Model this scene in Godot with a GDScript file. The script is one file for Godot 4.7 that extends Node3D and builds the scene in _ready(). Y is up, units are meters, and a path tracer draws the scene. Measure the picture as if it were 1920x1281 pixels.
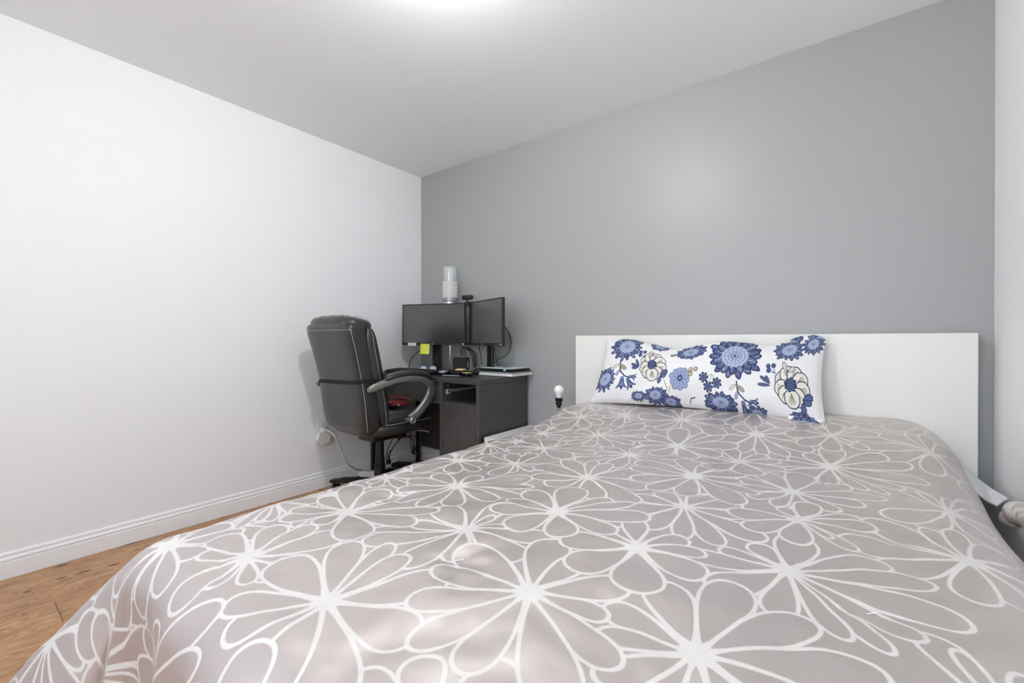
extends Node3D

# ---------------------------------------------------------------- camera numbers
const F := 806.0
const EYE := Vector3(0.0, 0.973, 0.0)
const YAW := 0.6461          # turned left of the grey wall's normal
const WALL_Z := -2.36        # grey wall
const WALL_L := -2.71        # white wall on the left
const WALL_R := 0.47         # wall on the right
const WALL_B := 1.30         # wall behind the camera
const CEIL := 2.30
const DESK_TOP := 0.742

var M := {}
var used := {}


# a point on the ray of photo pixel (u, v) at forward distance t
func at(u: float, v: float, t: float) -> Vector3:
	var a := (u - 960.0) / F
	var right := Vector3(cos(YAW), 0, -sin(YAW))
	var fwd := Vector3(-sin(YAW), 0, -cos(YAW))
	return EYE + (right * a + fwd + Vector3(0, (638.0 - v) / F, 0)) * t


# ---------------------------------------------------------------- mesh builder
class MB:
	var P := PackedVector3Array()
	var N := PackedVector3Array()
	var U := PackedVector2Array()

	func add(pts: PackedVector3Array, tris: PackedInt32Array, crease := 40.0, uvs := PackedVector2Array()) -> void:
		var vol := 0.0
		var c0 := pts[0]
		for i in range(0, tris.size(), 3):
			vol += (pts[tris[i]] - c0).dot((pts[tris[i + 1]] - c0).cross(pts[tris[i + 2]] - c0))
		var flip := vol > 0.0
		var nf := tris.size() / 3
		var fn := PackedVector3Array()
		var near: Array = []
		near.resize(pts.size())
		for i in pts.size():
			near[i] = PackedInt32Array()
		for f in nf:
			if flip:
				var q := tris[f * 3 + 1]
				tris[f * 3 + 1] = tris[f * 3 + 2]
				tris[f * 3 + 2] = q
			var a := pts[tris[f * 3]]
			var b := pts[tris[f * 3 + 1]]
			var c := pts[tris[f * 3 + 2]]
			fn.append((c - a).cross(b - a))
			for k in 3:
				near[tris[f * 3 + k]].append(f)
		var lim := cos(deg_to_rad(crease))
		for f in nf:
			var own := fn[f].normalized()
			for k in 3:
				var vi := tris[f * 3 + k]
				var s := Vector3.ZERO
				for g in near[vi]:
					if fn[g].normalized().dot(own) > lim:
						s += fn[g]
				P.append(pts[vi])
				N.append(s.normalized() if s.length_squared() > 1e-20 else own)
				U.append(uvs[vi] if uvs.size() else Vector2(pts[vi].x, pts[vi].z))

	func box(c: Vector3, size: Vector3, bev := 0.003, b := Basis()) -> MB:
		var h := size * 0.5
		bev = minf(bev, minf(h.x, minf(h.y, h.z)) * 0.6)
		var pts := PackedVector3Array()
		var id := {}
		for sx in [-1, 1]:
			for sy in [-1, 1]:
				for sz in [-1, 1]:
					for k in 3:
						var p := Vector3(sx * h.x, sy * h.y, sz * h.z)
						for j in 3:
							if j != k:
								p[j] -= signf(p[j]) * bev
						id[[sx, sy, sz, k]] = pts.size()
						pts.append(c + b * p)
		var t := PackedInt32Array()
		for k in 3:
			var i := (k + 1) % 3
			var j := (k + 2) % 3
			for s in [-1, 1]:
				var q := []
				for e in [[-1, -1], [1, -1], [1, 1], [-1, 1]]:
					var key := [0, 0, 0, k]
					key[k] = s
					key[i] = e[0]
					key[j] = e[1]
					q.append(id[key])
				_quad(t, q, s > 0)
			# edges along axis k, between faces i and j
			for si in [-1, 1]:
				for sj in [-1, 1]:
					var q2 := []
					for e2 in [[-1, i], [1, i], [1, j], [-1, j]]:
						var key2 := [0, 0, 0, e2[1]]
						key2[k] = e2[0]
						key2[i] = si
						key2[j] = sj
						q2.append(id[key2])
					_quad(t, q2, si * sj < 0)
		for sx in [-1, 1]:
			for sy in [-1, 1]:
				for sz in [-1, 1]:
					var a: int = id[[sx, sy, sz, 0]]
					var b2: int = id[[sx, sy, sz, 1]]
					var c2: int = id[[sx, sy, sz, 2]]
					if sx * sy * sz > 0:
						t.append_array(PackedInt32Array([a, b2, c2]))
					else:
						t.append_array(PackedInt32Array([a, c2, b2]))
		add(pts, t, 30.0)
		return self

	func _quad(t: PackedInt32Array, q: Array, fwd: bool) -> void:
		if fwd:
			t.append_array(PackedInt32Array([q[0], q[1], q[2], q[0], q[2], q[3]]))
		else:
			t.append_array(PackedInt32Array([q[0], q[2], q[1], q[0], q[3], q[2]]))

	# rings of equal size joined into a closed body
	func rings(rs: Array, crease := 40.0, loop := false) -> MB:
		var n: int = rs[0].size()
		var pts := PackedVector3Array()
		for r in rs:
			pts.append_array(r)
		var t := PackedInt32Array()
		var m := rs.size()
		for i in (m if loop else m - 1):
			var i2 := (i + 1) % m
			for k in n:
				var k2 := (k + 1) % n
				t.append_array(PackedInt32Array([i * n + k, i * n + k2, i2 * n + k2, i * n + k, i2 * n + k2, i2 * n + k]))
		if not loop:
			for e in [0, m - 1]:
				var c := Vector3.ZERO
				for k in n:
					c += pts[e * n + k]
				var ci := pts.size()
				pts.append(c / n)
				for k in n:
					var k2 := (k + 1) % n
					if e == 0:
						t.append_array(PackedInt32Array([ci, k2, k]))
					else:
						t.append_array(PackedInt32Array([ci, e * n + k, e * n + k2]))
		add(pts, t, crease)
		return self

	func lathe(prof: Array, tr := Transform3D(), seg := 20, crease := 40.0) -> MB:
		var rs: Array = []
		for p in prof:
			var r := PackedVector3Array()
			for k in seg:
				var a := TAU * k / seg
				r.append(tr * Vector3(maxf(p.x, 0.00005) * cos(a), p.y, maxf(p.x, 0.00005) * sin(a)))
			rs.append(r)
		return rings(rs, crease)

	# closed hollow lathe: the profile is a loop
	func lathe_loop(prof: Array, tr := Transform3D(), seg := 24, crease := 40.0) -> MB:
		var rs: Array = []
		for p in prof:
			var r := PackedVector3Array()
			for k in seg:
				var a := TAU * k / seg
				r.append(tr * Vector3(p.x * cos(a), p.y, p.x * sin(a)))
			rs.append(r)
		return rings(rs, crease, true)

	# superellipse sections: each [center, half vector a, half vector b, exponent]
	func loft(secs: Array, n := 20, crease := 50.0) -> MB:
		var rs: Array = []
		for s in secs:
			var r := PackedVector3Array()
			for k in n:
				var a := TAU * k / n
				var e: float = 2.0 / s[3]
				var ca := cos(a)
				var sa := sin(a)
				r.append(s[0] + s[1] * signf(ca) * pow(absf(ca), e) + s[2] * signf(sa) * pow(absf(sa), e))
			rs.append(r)
		return rings(rs, crease)

	func tube(path: Array, radius, seg := 8, flat := Vector3.ZERO, ratio := 1.0) -> MB:
		var rs: Array = []
		var up := Vector3(0.13, 0.97, 0.21).normalized()
		if flat != Vector3.ZERO:
			up = flat
		for i in path.size():
			var d: Vector3 = (path[mini(i + 1, path.size() - 1)] - path[maxi(i - 1, 0)]).normalized()
			var sx := d.cross(up)
			if sx.length() < 1e-4:
				sx = d.cross(Vector3(1, 0, 0))
			sx = sx.normalized()
			var sy := sx.cross(d).normalized()
			if flat == Vector3.ZERO:
				up = sy
			var rad: float = radius if (radius is float) else radius[i]
			var r := PackedVector3Array()
			for k in seg:
				var a := TAU * k / seg
				r.append(path[i] + (sx * cos(a) * ratio + sy * sin(a)) * rad)
			rs.append(r)
		return rings(rs, 50.0)

	func extrude(poly: PackedVector2Array, tr: Transform3D, depth: float, crease := 30.0) -> MB:
		var n := poly.size()
		var pts := PackedVector3Array()
		for z in [0.0, depth]:
			for p in poly:
				pts.append(tr * Vector3(p.x, p.y, z))
		var t := PackedInt32Array()
		for k in n:
			var k2 := (k + 1) % n
			t.append_array(PackedInt32Array([k, k2, n + k2, k, n + k2, n + k]))
		var cap := Geometry2D.triangulate_polygon(poly)
		var area := 0.0
		for k in n:
			area += poly[k].cross(poly[(k + 1) % n])
		for i in range(0, cap.size(), 3):
			var a := cap[i]
			var b := cap[i + 1]
			var c := cap[i + 2]
			var ccw := (poly[b] - poly[a]).cross(poly[c] - poly[a]) > 0.0
			if ccw != (area > 0.0):
				var q := b
				b = c
				c = q
			t.append_array(PackedInt32Array([a, c, b, n + a, n + b, n + c]))
		add(pts, t, crease)
		return self

	# a puffy body: a sphere grid pushed to a rounded box, then bent by a callable
	func puff(c: Vector3, half: Vector3, e: float, nu := 24, nv := 14, kind := "") -> MB:
		var rs: Array = []
		for j in nv + 1:
			var ph := -PI / 2 + PI * (j + 0.02) / (nv + 0.04)
			var r := PackedVector3Array()
			for i in nu:
				var th := TAU * i / nu
				var p := Vector3(cos(ph) * cos(th), sin(ph), cos(ph) * sin(th))
				var l := pow(pow(absf(p.x), e) + pow(absf(p.y), e) + pow(absf(p.z), e), -1.0 / e)
				p *= l
				var q := Vector3(p.x * half.x, p.y * half.y, p.z * half.z)
				q = bent(q, kind)
				r.append(c + q)
			rs.append(r)
		return rings(rs, 60.0)

	func bent(q: Vector3, kind: String) -> Vector3:
		match kind:
			"mouse":
				return q * Vector3(1, 1.0 - q.z * 4.0, 1)
			"head":
				return q + Vector3(0, 0.008 * (1.0 - pow(absf(q.x / 0.222), 4.0)) + q.z * 0.12 + (0.004 * sin(q.x * 70.0) if absf(q.x) < 0.16 else 0.0) * clampf(q.y * 20.0, 0.0, 1.0), 0)
			"seat":
				return q + Vector3(0, -0.03 * pow(clampf(-q.z / 0.235, 0.0, 1.0), 3.0) + 0.004 * sin(q.z * 80.0) * clampf(q.y * 25.0, 0.0, 1.0), 0)
			"bag":
				return q + Vector3(0, 0.006 * sin(q.x * 30.0), 0)
		return q

	func mesh() -> ArrayMesh:
		var a := []
		a.resize(Mesh.ARRAY_MAX)
		a[Mesh.ARRAY_VERTEX] = P
		a[Mesh.ARRAY_NORMAL] = N
		a[Mesh.ARRAY_TEX_UV] = U
		var m := ArrayMesh.new()
		m.add_surface_from_arrays(Mesh.PRIMITIVE_TRIANGLES, a)
		return m


# ---------------------------------------------------------------- flat drawing for prints
class Canvas:
	var im: Image
	var k: Vector2      # pixels per unit
	var o: Vector2      # unit coordinates of pixel 0, 0

	func _init(w: int, h: int, c: Color, origin: Vector2, span: Vector2) -> void:
		im = Image.create(w, h, false, Image.FORMAT_RGBA8)
		im.fill(c)
		o = origin
		k = Vector2(w / span.x, h / span.y)

	func poly(pts: PackedVector2Array, c: Color) -> void:
		var q := PackedVector2Array()
		var y0 := 1e9
		var y1 := -1e9
		for p in pts:
			var r := (p - o) * k
			q.append(r)
			y0 = minf(y0, r.y)
			y1 = maxf(y1, r.y)
		var n := q.size()
		for y in range(maxi(0, int(ceil(y0 - 0.5))), mini(im.get_height() - 1, int(floor(y1 - 0.5))) + 1):
			var fy := y + 0.5
			var xs := PackedFloat32Array()
			var a := q[n - 1]
			for b in q:
				if (a.y <= fy) != (b.y <= fy):
					xs.append(a.x + (fy - a.y) * (b.x - a.x) / (b.y - a.y))
				a = b
			xs.sort()
			for i in range(0, xs.size() - 1, 2):
				var x0 := int(ceil(xs[i] - 0.5))
				var x1 := int(floor(xs[i + 1] - 0.5))
				if x1 >= x0:
					im.fill_rect(Rect2i(x0, y, x1 - x0 + 1, 1), c)

	func disc(p: Vector2, r: float, c: Color, seg := 14) -> void:
		var q := PackedVector2Array()
		for i in seg:
			q.append(p + Vector2.from_angle(TAU * i / seg) * r)
		poly(q, c)

	func stroke(pts: PackedVector2Array, w: float, c: Color) -> void:
		for i in pts.size() - 1:
			var d := (pts[i + 1] - pts[i]).normalized().orthogonal() * w * 0.5
			poly(PackedVector2Array([pts[i] + d, pts[i + 1] + d, pts[i + 1] - d, pts[i] - d]), c)
			disc(pts[i], w * 0.5, c, 8)

	# tear shaped leaf or petal, from base b to tip t
	func leaf(b: Vector2, t: Vector2, hw: float, c: Color, s0 := 0.85, s1 := 3.5, start := 0.0, trim := 0.0) -> void:
		poly(Canvas.tear(b, t, hw, s0, s1, start, trim), c)

	static func tear(b: Vector2, t: Vector2, hw: float, s0 := 0.85, s1 := 3.5, start := 0.0, trim := 0.0) -> PackedVector2Array:
		var d := (t - b).normalized()
		b += d * start
		t -= d * trim
		var side := d.orthogonal()
		var l := b.distance_to(t)
		var left := PackedVector2Array()
		var right := PackedVector2Array()
		var peak := 0.0
		for i in 41:
			var s := i / 40.0
			peak = maxf(peak, pow(s, s0) * sqrt(1.0 - pow(s, s1)))
		for i in 23:
			var s := sin(i / 22.0 * PI * 0.5)
			var w := hw * pow(s, s0) * sqrt(maxf(0.0, 1.0 - pow(s, s1))) / peak
			left.append(b + d * l * s + side * w)
			right.append(b + d * l * s - side * w)
		right.reverse()
		left.append_array(right)
		return left

	func done() -> ImageTexture:
		im.shrink_x2()
		return ImageTexture.create_from_image(im)


# ---------------------------------------------------------------- naming and adding
func numbered(called: String) -> String:
	used[called] = used.get(called, -1) + 1
	return called if used[called] == 0 else "%s_%03d" % [called, used[called]]


func obj(called: String, mb, mat: Material, parent: Node = null) -> MeshInstance3D:
	var o := MeshInstance3D.new()
	o.mesh = mb if mb is Mesh else mb.mesh()
	o.material_override = mat
	if parent == null:
		o.name = numbered(called)
		add_child(o)
	else:
		o.name = called
		parent.add_child(o, true)
	return o


func tag(o: Node, label: String, category: String, group := "") -> Node:
	o.set_meta("label", label)
	o.set_meta("category", category)
	if group:
		o.set_meta("group", group)
	return o


func thing(called: String, label: String, category: String, p := Vector3.ZERO, turn := 0.0, group := "") -> Node3D:
	var o := Node3D.new()
	o.name = numbered(called)
	add_child(o)
	o.position = p
	o.rotation.y = turn
	tag(o, label, category, group)
	return o


func struct(called: String, mb, mat: Material) -> MeshInstance3D:
	var o := obj(called, mb, mat)
	o.set_meta("kind", "structure")
	return o


func bx(c: Vector3, s: Vector3, bev := 0.003, b := Basis()) -> MB:
	return MB.new().box(c, s, bev, b)


# smooth curve through points
func curve(pts: Array, per := 8) -> Array:
	var out := []
	for i in pts.size() - 1:
		var p0: Vector3 = pts[maxi(i - 1, 0)]
		var p1: Vector3 = pts[i]
		var p2: Vector3 = pts[i + 1]
		var p3: Vector3 = pts[mini(i + 2, pts.size() - 1)]
		for k in per:
			out.append(p1.cubic_interpolate(p2, p0, p3, float(k) / per))
	out.append(pts[-1])
	return out


# ---------------------------------------------------------------- materials
func mat(c: Color, rough := 0.5, metal := 0.0, spec := 0.5) -> StandardMaterial3D:
	var m := StandardMaterial3D.new()
	m.albedo_color = c
	m.roughness = rough
	m.metallic = metal
	m.metallic_specular = spec
	return m


func noise_tex(freq: float, seed_: int, size := 256, oct := 4) -> ImageTexture:
	var n := FastNoiseLite.new()
	n.seed = seed_
	n.noise_type = FastNoiseLite.TYPE_SIMPLEX_SMOOTH
	n.frequency = freq
	n.fractal_octaves = oct
	return ImageTexture.create_from_image(n.get_seamless_image(size, size))


func relief(m: StandardMaterial3D, t: Texture2D, depth: float, scale: float) -> StandardMaterial3D:
	m.heightmap_enabled = true
	m.heightmap_texture = t
	m.heightmap_scale = depth
	m.uv1_triplanar = true
	m.uv1_world_triplanar = true
	m.uv1_scale = Vector3.ONE * scale
	return m


# long grain: light and dark fibres along v (or along u)
func grain_tex(a: Color, b: Color, seed_: int, along_u: bool) -> ImageTexture:
	var n := FastNoiseLite.new()
	n.seed = seed_
	n.frequency = 0.09
	n.fractal_octaves = 5
	var im := n.get_image(512, 20)
	im.convert(Image.FORMAT_RGB8)
	im.resize(512, 512, Image.INTERPOLATE_CUBIC)
	for y in 512:
		for x in 512:
			var g := clampf((im.get_pixel(x, y).r - 0.5) * 1.5 + 0.5, 0.0, 1.0)
			im.set_pixel(x, y, a.lerp(b, g))
	if along_u:
		im.rotate_90(CLOCKWISE)
	return ImageTexture.create_from_image(im)


# oak boards: flowing growth rings, pores and knots, grain along v
func oak_tex() -> ImageTexture:
	var warp := FastNoiseLite.new()
	warp.seed = 5
	warp.frequency = 0.006
	warp.fractal_octaves = 3
	var fine := FastNoiseLite.new()
	fine.seed = 9
	fine.frequency = 0.25
	var blot := FastNoiseLite.new()
	blot.seed = 21
	blot.frequency = 0.012
	var w := 512
	var h := 1024
	var im := Image.create(w, h, false, Image.FORMAT_RGB8)
	var rng := RandomNumberGenerator.new()
	rng.seed = 4
	var knots := []
	for i in 16:
		knots.append(Vector3(rng.randf() * w, rng.randf() * h, rng.randf_range(5.0, 13.0)))
	var pale := Color(0.80, 0.625, 0.455)
	var dark := Color(0.52, 0.355, 0.215)
	for y in h:
		for x in w:
			var px := float(x)
			var kd := 0.0
			var push := 0.0
			for q in knots:
				var dx: float = (x - q.x)
				var dy: float = (y - q.y) * 0.75
				var d: float = sqrt(dx * dx + dy * dy) / q.z
				if d < 6.0:
					push += exp(-d * d * 0.12) * 4.0
					kd = maxf(kd, 1.0 - d * 0.8)
			var ring := px * 0.045 + warp.get_noise_2d(px * 1.4, y * 0.42) * 12.0 + push
			var g := 0.5 + 0.5 * sin(ring * 4.2)
			var f := fine.get_noise_2d(px, y * 0.06)
			var t := clampf(0.18 + 0.42 * g * g + f * 0.42 + blot.get_noise_2d(px, y * 0.5) * 0.35, 0.0, 1.0)
			var c := pale.lerp(dark, t)
			if kd > 0.0:
				c = c.lerp(Color(0.24, 0.16, 0.11), clampf(kd * 1.2, 0.0, 0.85))
			im.set_pixel(x, y, c)
	return ImageTexture.create_from_image(im)


func make_materials() -> void:
	var peel := noise_tex(0.05, 3, 256, 4)
	M.white_wall = relief(mat(Color(0.925, 0.926, 0.928), 0.55, 0.0, 0.45), peel, 0.012, 5.0)
	M.right_wall = relief(mat(Color(0.95, 0.952, 0.95), 0.55, 0.0, 0.4), peel, 0.012, 5.0)
	M.grey_wall = relief(mat(Color(0.63, 0.632, 0.629), 0.42, 0.0, 0.45), peel, 0.010, 5.0)
	M.ceiling = relief(mat(Color(0.962, 0.969, 0.974), 0.7, 0.0, 0.35), peel, 0.012, 5.0)
	M.trim = mat(Color(0.93, 0.93, 0.93), 0.35)
	M.oak = mat(Color.WHITE, 0.42)
	M.oak.albedo_texture = oak_tex()
	M.gap = mat(Color(0.12, 0.08, 0.05), 0.9)
	M.white_foil = mat(Color(0.885, 0.883, 0.86), 0.38)
	var wood_v := grain_tex(Color(0.225, 0.215, 0.21), Color(0.32, 0.31, 0.302), 11, false)
	var wood_u := grain_tex(Color(0.225, 0.215, 0.21), Color(0.32, 0.31, 0.302), 12, true)
	M.desk_v = mat(Color.WHITE, 0.40)
	M.desk_v.albedo_texture = wood_v
	M.desk_v.uv1_triplanar = true
	M.desk_v.uv1_scale = Vector3.ONE * 4.0
	M.desk_u = mat(Color.WHITE, 0.34)
	M.desk_u.albedo_texture = wood_u
	M.desk_u.uv1_triplanar = true
	M.desk_u.uv1_scale = Vector3.ONE * 4.0
	M.dark_metal = mat(Color(0.09, 0.09, 0.095), 0.45, 0.2)
	M.leather = relief(mat(Color(0.125, 0.125, 0.13), 0.36, 0.0, 0.5), noise_tex(0.12, 8, 256, 3), 0.05, 9.0)
	M.leather.clearcoat_enabled = true
	M.leather.clearcoat = 0.6
	M.leather.clearcoat_roughness = 0.3
	M.strap = mat(Color(0.05, 0.05, 0.05), 0.8)
	M.thread = mat(Color(0.72, 0.72, 0.72), 0.7)
	M.satin_metal = mat(Color(0.58, 0.575, 0.56), 0.32, 0.8)
	M.chrome = mat(Color(0.82, 0.82, 0.83), 0.12, 1.0)
	M.zinc = mat(Color(0.85, 0.85, 0.85), 0.4, 0.5)
	M.black = mat(Color(0.055, 0.055, 0.06), 0.42)
	M.black_gloss = mat(Color(0.04, 0.04, 0.042), 0.18)
	M.black_matte = mat(Color(0.06, 0.06, 0.06), 0.75)
	M.keys = mat(Color(0.10, 0.10, 0.105), 0.55)
	M.screen = mat(Color(0.13, 0.133, 0.14), 0.24, 0.0, 0.75)
	M.screen.clearcoat_enabled = true
	M.screen.clearcoat = 1.0
	M.screen.clearcoat_roughness = 0.24
	M.bezel = mat(Color(0.09, 0.09, 0.092), 0.5)
	M.grey_mark = mat(Color(0.55, 0.55, 0.56), 0.5)
	M.paper = mat(Color(0.90, 0.90, 0.89), 0.8)
	M.mint = mat(Color(0.80, 0.89, 0.87), 0.6)
	M.silver = mat(Color(0.62, 0.62, 0.63), 0.4, 0.4)
	M.sticky = mat(Color(0.87, 0.90, 0.33), 0.8)
	M.sticky_pale = mat(Color(0.88, 0.80, 0.55), 0.8)
	M.lens_glint = mat(Color(0.80, 0.85, 0.94), 0.12)  # blue glint of the spectacle lenses, put into their colour
	M.red = mat(Color(0.50, 0.075, 0.08), 0.6)
	M.white_plastic = mat(Color(0.90, 0.90, 0.88), 0.35)
	M.cord_grey = mat(Color(0.78, 0.78, 0.77), 0.5)
	M.bulb = mat(Color(0.95, 0.95, 0.95), 0.35)
	M.bulb.subsurf_scatter_enabled = true
	M.bulb.subsurf_scatter_strength = 0.2
	M.glass = mat(Color(0.93, 0.95, 0.95, 0.16), 0.03)
	M.glass.transparency = BaseMaterial3D.TRANSPARENCY_ALPHA
	M.pane = mat(Color(0.95, 0.97, 0.97, 0.06), 0.02)
	M.pane.transparency = BaseMaterial3D.TRANSPARENCY_ALPHA
	M.frosted = mat(Color(0.74, 0.74, 0.74), 0.35)
	M.sheet = relief(mat(Color(0.92, 0.925, 0.93), 0.8), noise_tex(0.2, 2, 128, 2), 0.02, 20.0)
	M.mattress = mat(Color(0.85, 0.85, 0.84), 0.85)
	M.lamp_glow = mat(Color(0.95, 0.95, 0.93), 0.4)
	M.lamp_glow.emission_enabled = true
	M.lamp_glow.emission = Color(1.0, 0.97, 0.93)
	M.lamp_glow.emission_energy_multiplier = 2.0


func _ready() -> void:
	# ------------------------------------------------ camera, sky, light, exposure
	var cam := Camera3D.new()
	cam.name = "camera"
	add_child(cam)
	cam.position = EYE
	cam.rotation = Vector3(-2.5 / F, YAW, 0)
	cam.fov = rad_to_deg(2.0 * atan(640.5 / F))
	cam.near = 0.02
	cam.far = 60.0
	cam.current = true
	var sky_mat := ProceduralSkyMaterial.new()
	sky_mat.sky_top_color = Color(0.86, 0.90, 0.97)
	sky_mat.sky_horizon_color = Color(0.97, 0.98, 1.0)
	sky_mat.ground_bottom_color = Color(0.88, 0.89, 0.90)
	sky_mat.ground_horizon_color = Color(0.94, 0.95, 0.96)
	sky_mat.sky_energy_multiplier = 1.0
	var sky := Sky.new()
	sky.sky_material = sky_mat
	var env := Environment.new()
	env.background_mode = Environment.BG_SKY
	env.sky = sky
	env.background_energy_multiplier = 7.5
	env.tonemap_mode = Environment.TONE_MAPPER_LINEAR
	env.tonemap_exposure = 1.0
	env.sdfgi_enabled = true
	env.ssao_enabled = true
	env.ssil_enabled = true
	var we := WorldEnvironment.new()
	we.name = "environment"
	we.environment = env
	add_child(we)

	make_materials()
	build_room()
	build_ceiling_lamp(Vector3(-0.97, CEIL, -0.86), 1.15)
	build_bed()
	build_pillow()
	build_nightstand()
	build_desk()
	build_chair()
	build_monitors()
	build_desktop_things()
	build_cables()


# ---------------------------------------------------------------- room
func build_room() -> void:
	var t := 0.12
	var w := WALL_R - WALL_L
	var d := WALL_B - WALL_Z
	var cx := (WALL_R + WALL_L) * 0.5
	var cz := (WALL_B + WALL_Z) * 0.5
	struct("wall_left", bx(Vector3(WALL_L - t / 2, CEIL / 2, cz), Vector3(t, CEIL + 0.2, d + 2 * t), 0.001), M.white_wall)
	struct("wall_far", bx(Vector3(cx, CEIL / 2, WALL_Z - t / 2), Vector3(w, CEIL + 0.2, t), 0.001), M.grey_wall)
	struct("ceiling", bx(Vector3(cx, CEIL + t / 2, cz), Vector3(w, t, d), 0.001), M.ceiling)
	struct("wall_right", bx(Vector3(WALL_R + t / 2, CEIL / 2, cz), Vector3(t, CEIL + 0.2, d + 2 * t), 0.001), M.right_wall)
	# wall behind the camera; its unseen window is placed and sized for fill light
	var x0 := -1.60
	var x1 := 0.35
	var y0 := 0.80
	var y1 := 2.15
	var wb := MB.new()
	var zc := WALL_B + t / 2
	var hh := CEIL + 0.2
	wb.box(Vector3((WALL_L + x0) / 2, CEIL / 2, zc), Vector3(x0 - WALL_L, hh, t), 0.0005)
	wb.box(Vector3((x1 + WALL_R) / 2, CEIL / 2, zc), Vector3(WALL_R - x1, hh, t), 0.0005)
	wb.box(Vector3((x0 + x1) / 2, y0 / 2 - 0.05, zc), Vector3(x1 - x0, y0 + 0.1, t), 0.0005)
	wb.box(Vector3((x0 + x1) / 2, (y1 + CEIL + 0.1) / 2, zc), Vector3(x1 - x0, CEIL + 0.1 - y1, t), 0.0005)
	struct("wall_behind", wb, M.white_wall)
	var fr := MB.new()
	for wx in [x0 + 0.025, (x0 + x1) / 2, x1 - 0.025]:
		fr.box(Vector3(wx, (y0 + y1) / 2, zc), Vector3(0.05, y1 - y0, 0.07), 0.006)
	for wy in [y0 + 0.025, y1 - 0.025]:
		fr.box(Vector3((x0 + x1) / 2, wy, zc), Vector3(x1 - x0 - 0.10, 0.05, 0.066), 0.006)
	var win := struct("fill_window_1", fr, M.trim)
	for k in [-1.0, 1.0]:
		obj("pane", bx(Vector3((x0 + x1) / 2 + k * (x1 - x0) / 4.0, (y0 + y1) / 2, zc), Vector3((x1 - x0) / 2 - 0.075, y1 - y0 - 0.10, 0.004), 0.0005), M.pane, win)

	# floor: planks running along the left wall
	var floor_o := struct("floor", bx(Vector3(cx, -0.065, cz), Vector3(w, 0.10, d), 0.001), M.gap)
	var pw := 0.194
	var variants := []
	for k in 5:
		var mb := MB.new()
		mb.box(Vector3.ZERO, Vector3(pw - 0.0012, 0.0145, 1.28 - 0.0012), 0.0009)
		for i in mb.P.size():
			mb.U[i] = Vector2(mb.P[i].x / 0.62 + k * 0.317, mb.P[i].z / 1.6 + k * 0.211)
		variants.append(mb.mesh())
	var x := WALL_L + 0.001
	var col := 0
	while x < WALL_R - 0.02:
		var zz: float = WALL_Z - [0.25, 0.8, 0.45, 1.02][col % 4]
		var row := 0
		while zz < WALL_B:
			var za := maxf(zz, WALL_Z + 0.001)
			var zb := minf(zz + 1.28, WALL_B - 0.001)
			var xb := minf(x + pw, WALL_R - 0.001)
			if zb - za > 0.03:
				var p := obj("plank", variants[(col * 2 + row * 3) % 5], M.oak, floor_o)
				p.scale = Vector3((xb - x) / pw, 1, (zb - za) / 1.28)
				p.position = Vector3((x + xb) / 2, -0.0073, (za + zb) / 2)
			zz += 1.28
			row += 1
		x += pw
		col += 1

	# moulded baseboards
	var prof := PackedVector2Array([Vector2(0, 0), Vector2(0.016, 0), Vector2(0.016, 0.062), Vector2(0.0145, 0.066), Vector2(0.0125, 0.067), Vector2(0.0125, 0.071), Vector2(0.0155, 0.074), Vector2(0.0155, 0.079), Vector2(0.012, 0.084), Vector2(0.0085, 0.087), Vector2(0.0085, 0.091), Vector2(0.0105, 0.093), Vector2(0.010, 0.098), Vector2(0.006, 0.103), Vector2(0.003, 0.105), Vector2(0, 0.105)])
	struct("baseboard_left", MB.new().extrude(prof, Transform3D(Basis(Vector3(1, 0, 0), Vector3(0, 1, 0), Vector3(0, 0, -1)), Vector3(WALL_L, 0.0005, WALL_B)), d), M.trim)
	struct("baseboard_far", MB.new().extrude(prof, Transform3D(Basis(Vector3(0, 0, 1), Vector3(0, 1, 0), Vector3(1, 0, 0)), Vector3(WALL_L + 0.017, 0.0005, WALL_Z)), w - 0.034), M.trim)
	struct("baseboard_right", MB.new().extrude(prof, Transform3D(Basis(Vector3(-1, 0, 0), Vector3(0, 1, 0), Vector3(0, 0, -1)), Vector3(WALL_R, 0.0005, WALL_B)), d), M.trim)

	# wall outlet with a hexagonal smart plug in it
	var o := thing("wall_outlet", "white double wall outlet plate low on the white wall behind the office chair", "outlet", at(609, 806, 2.82) * Vector3(0, 1, 1) + Vector3(WALL_L, 0, 0))
	obj("cover_plate", bx(Vector3(0.003, 0, 0), Vector3(0.006, 0.115, 0.072), 0.002), M.white_plastic, o)
	for s in [-1.0, 1.0]:
		obj("socket_face", bx(Vector3(0.007, s * 0.022, 0), Vector3(0.003, 0.032, 0.032), 0.001), M.white_plastic, o)


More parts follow.
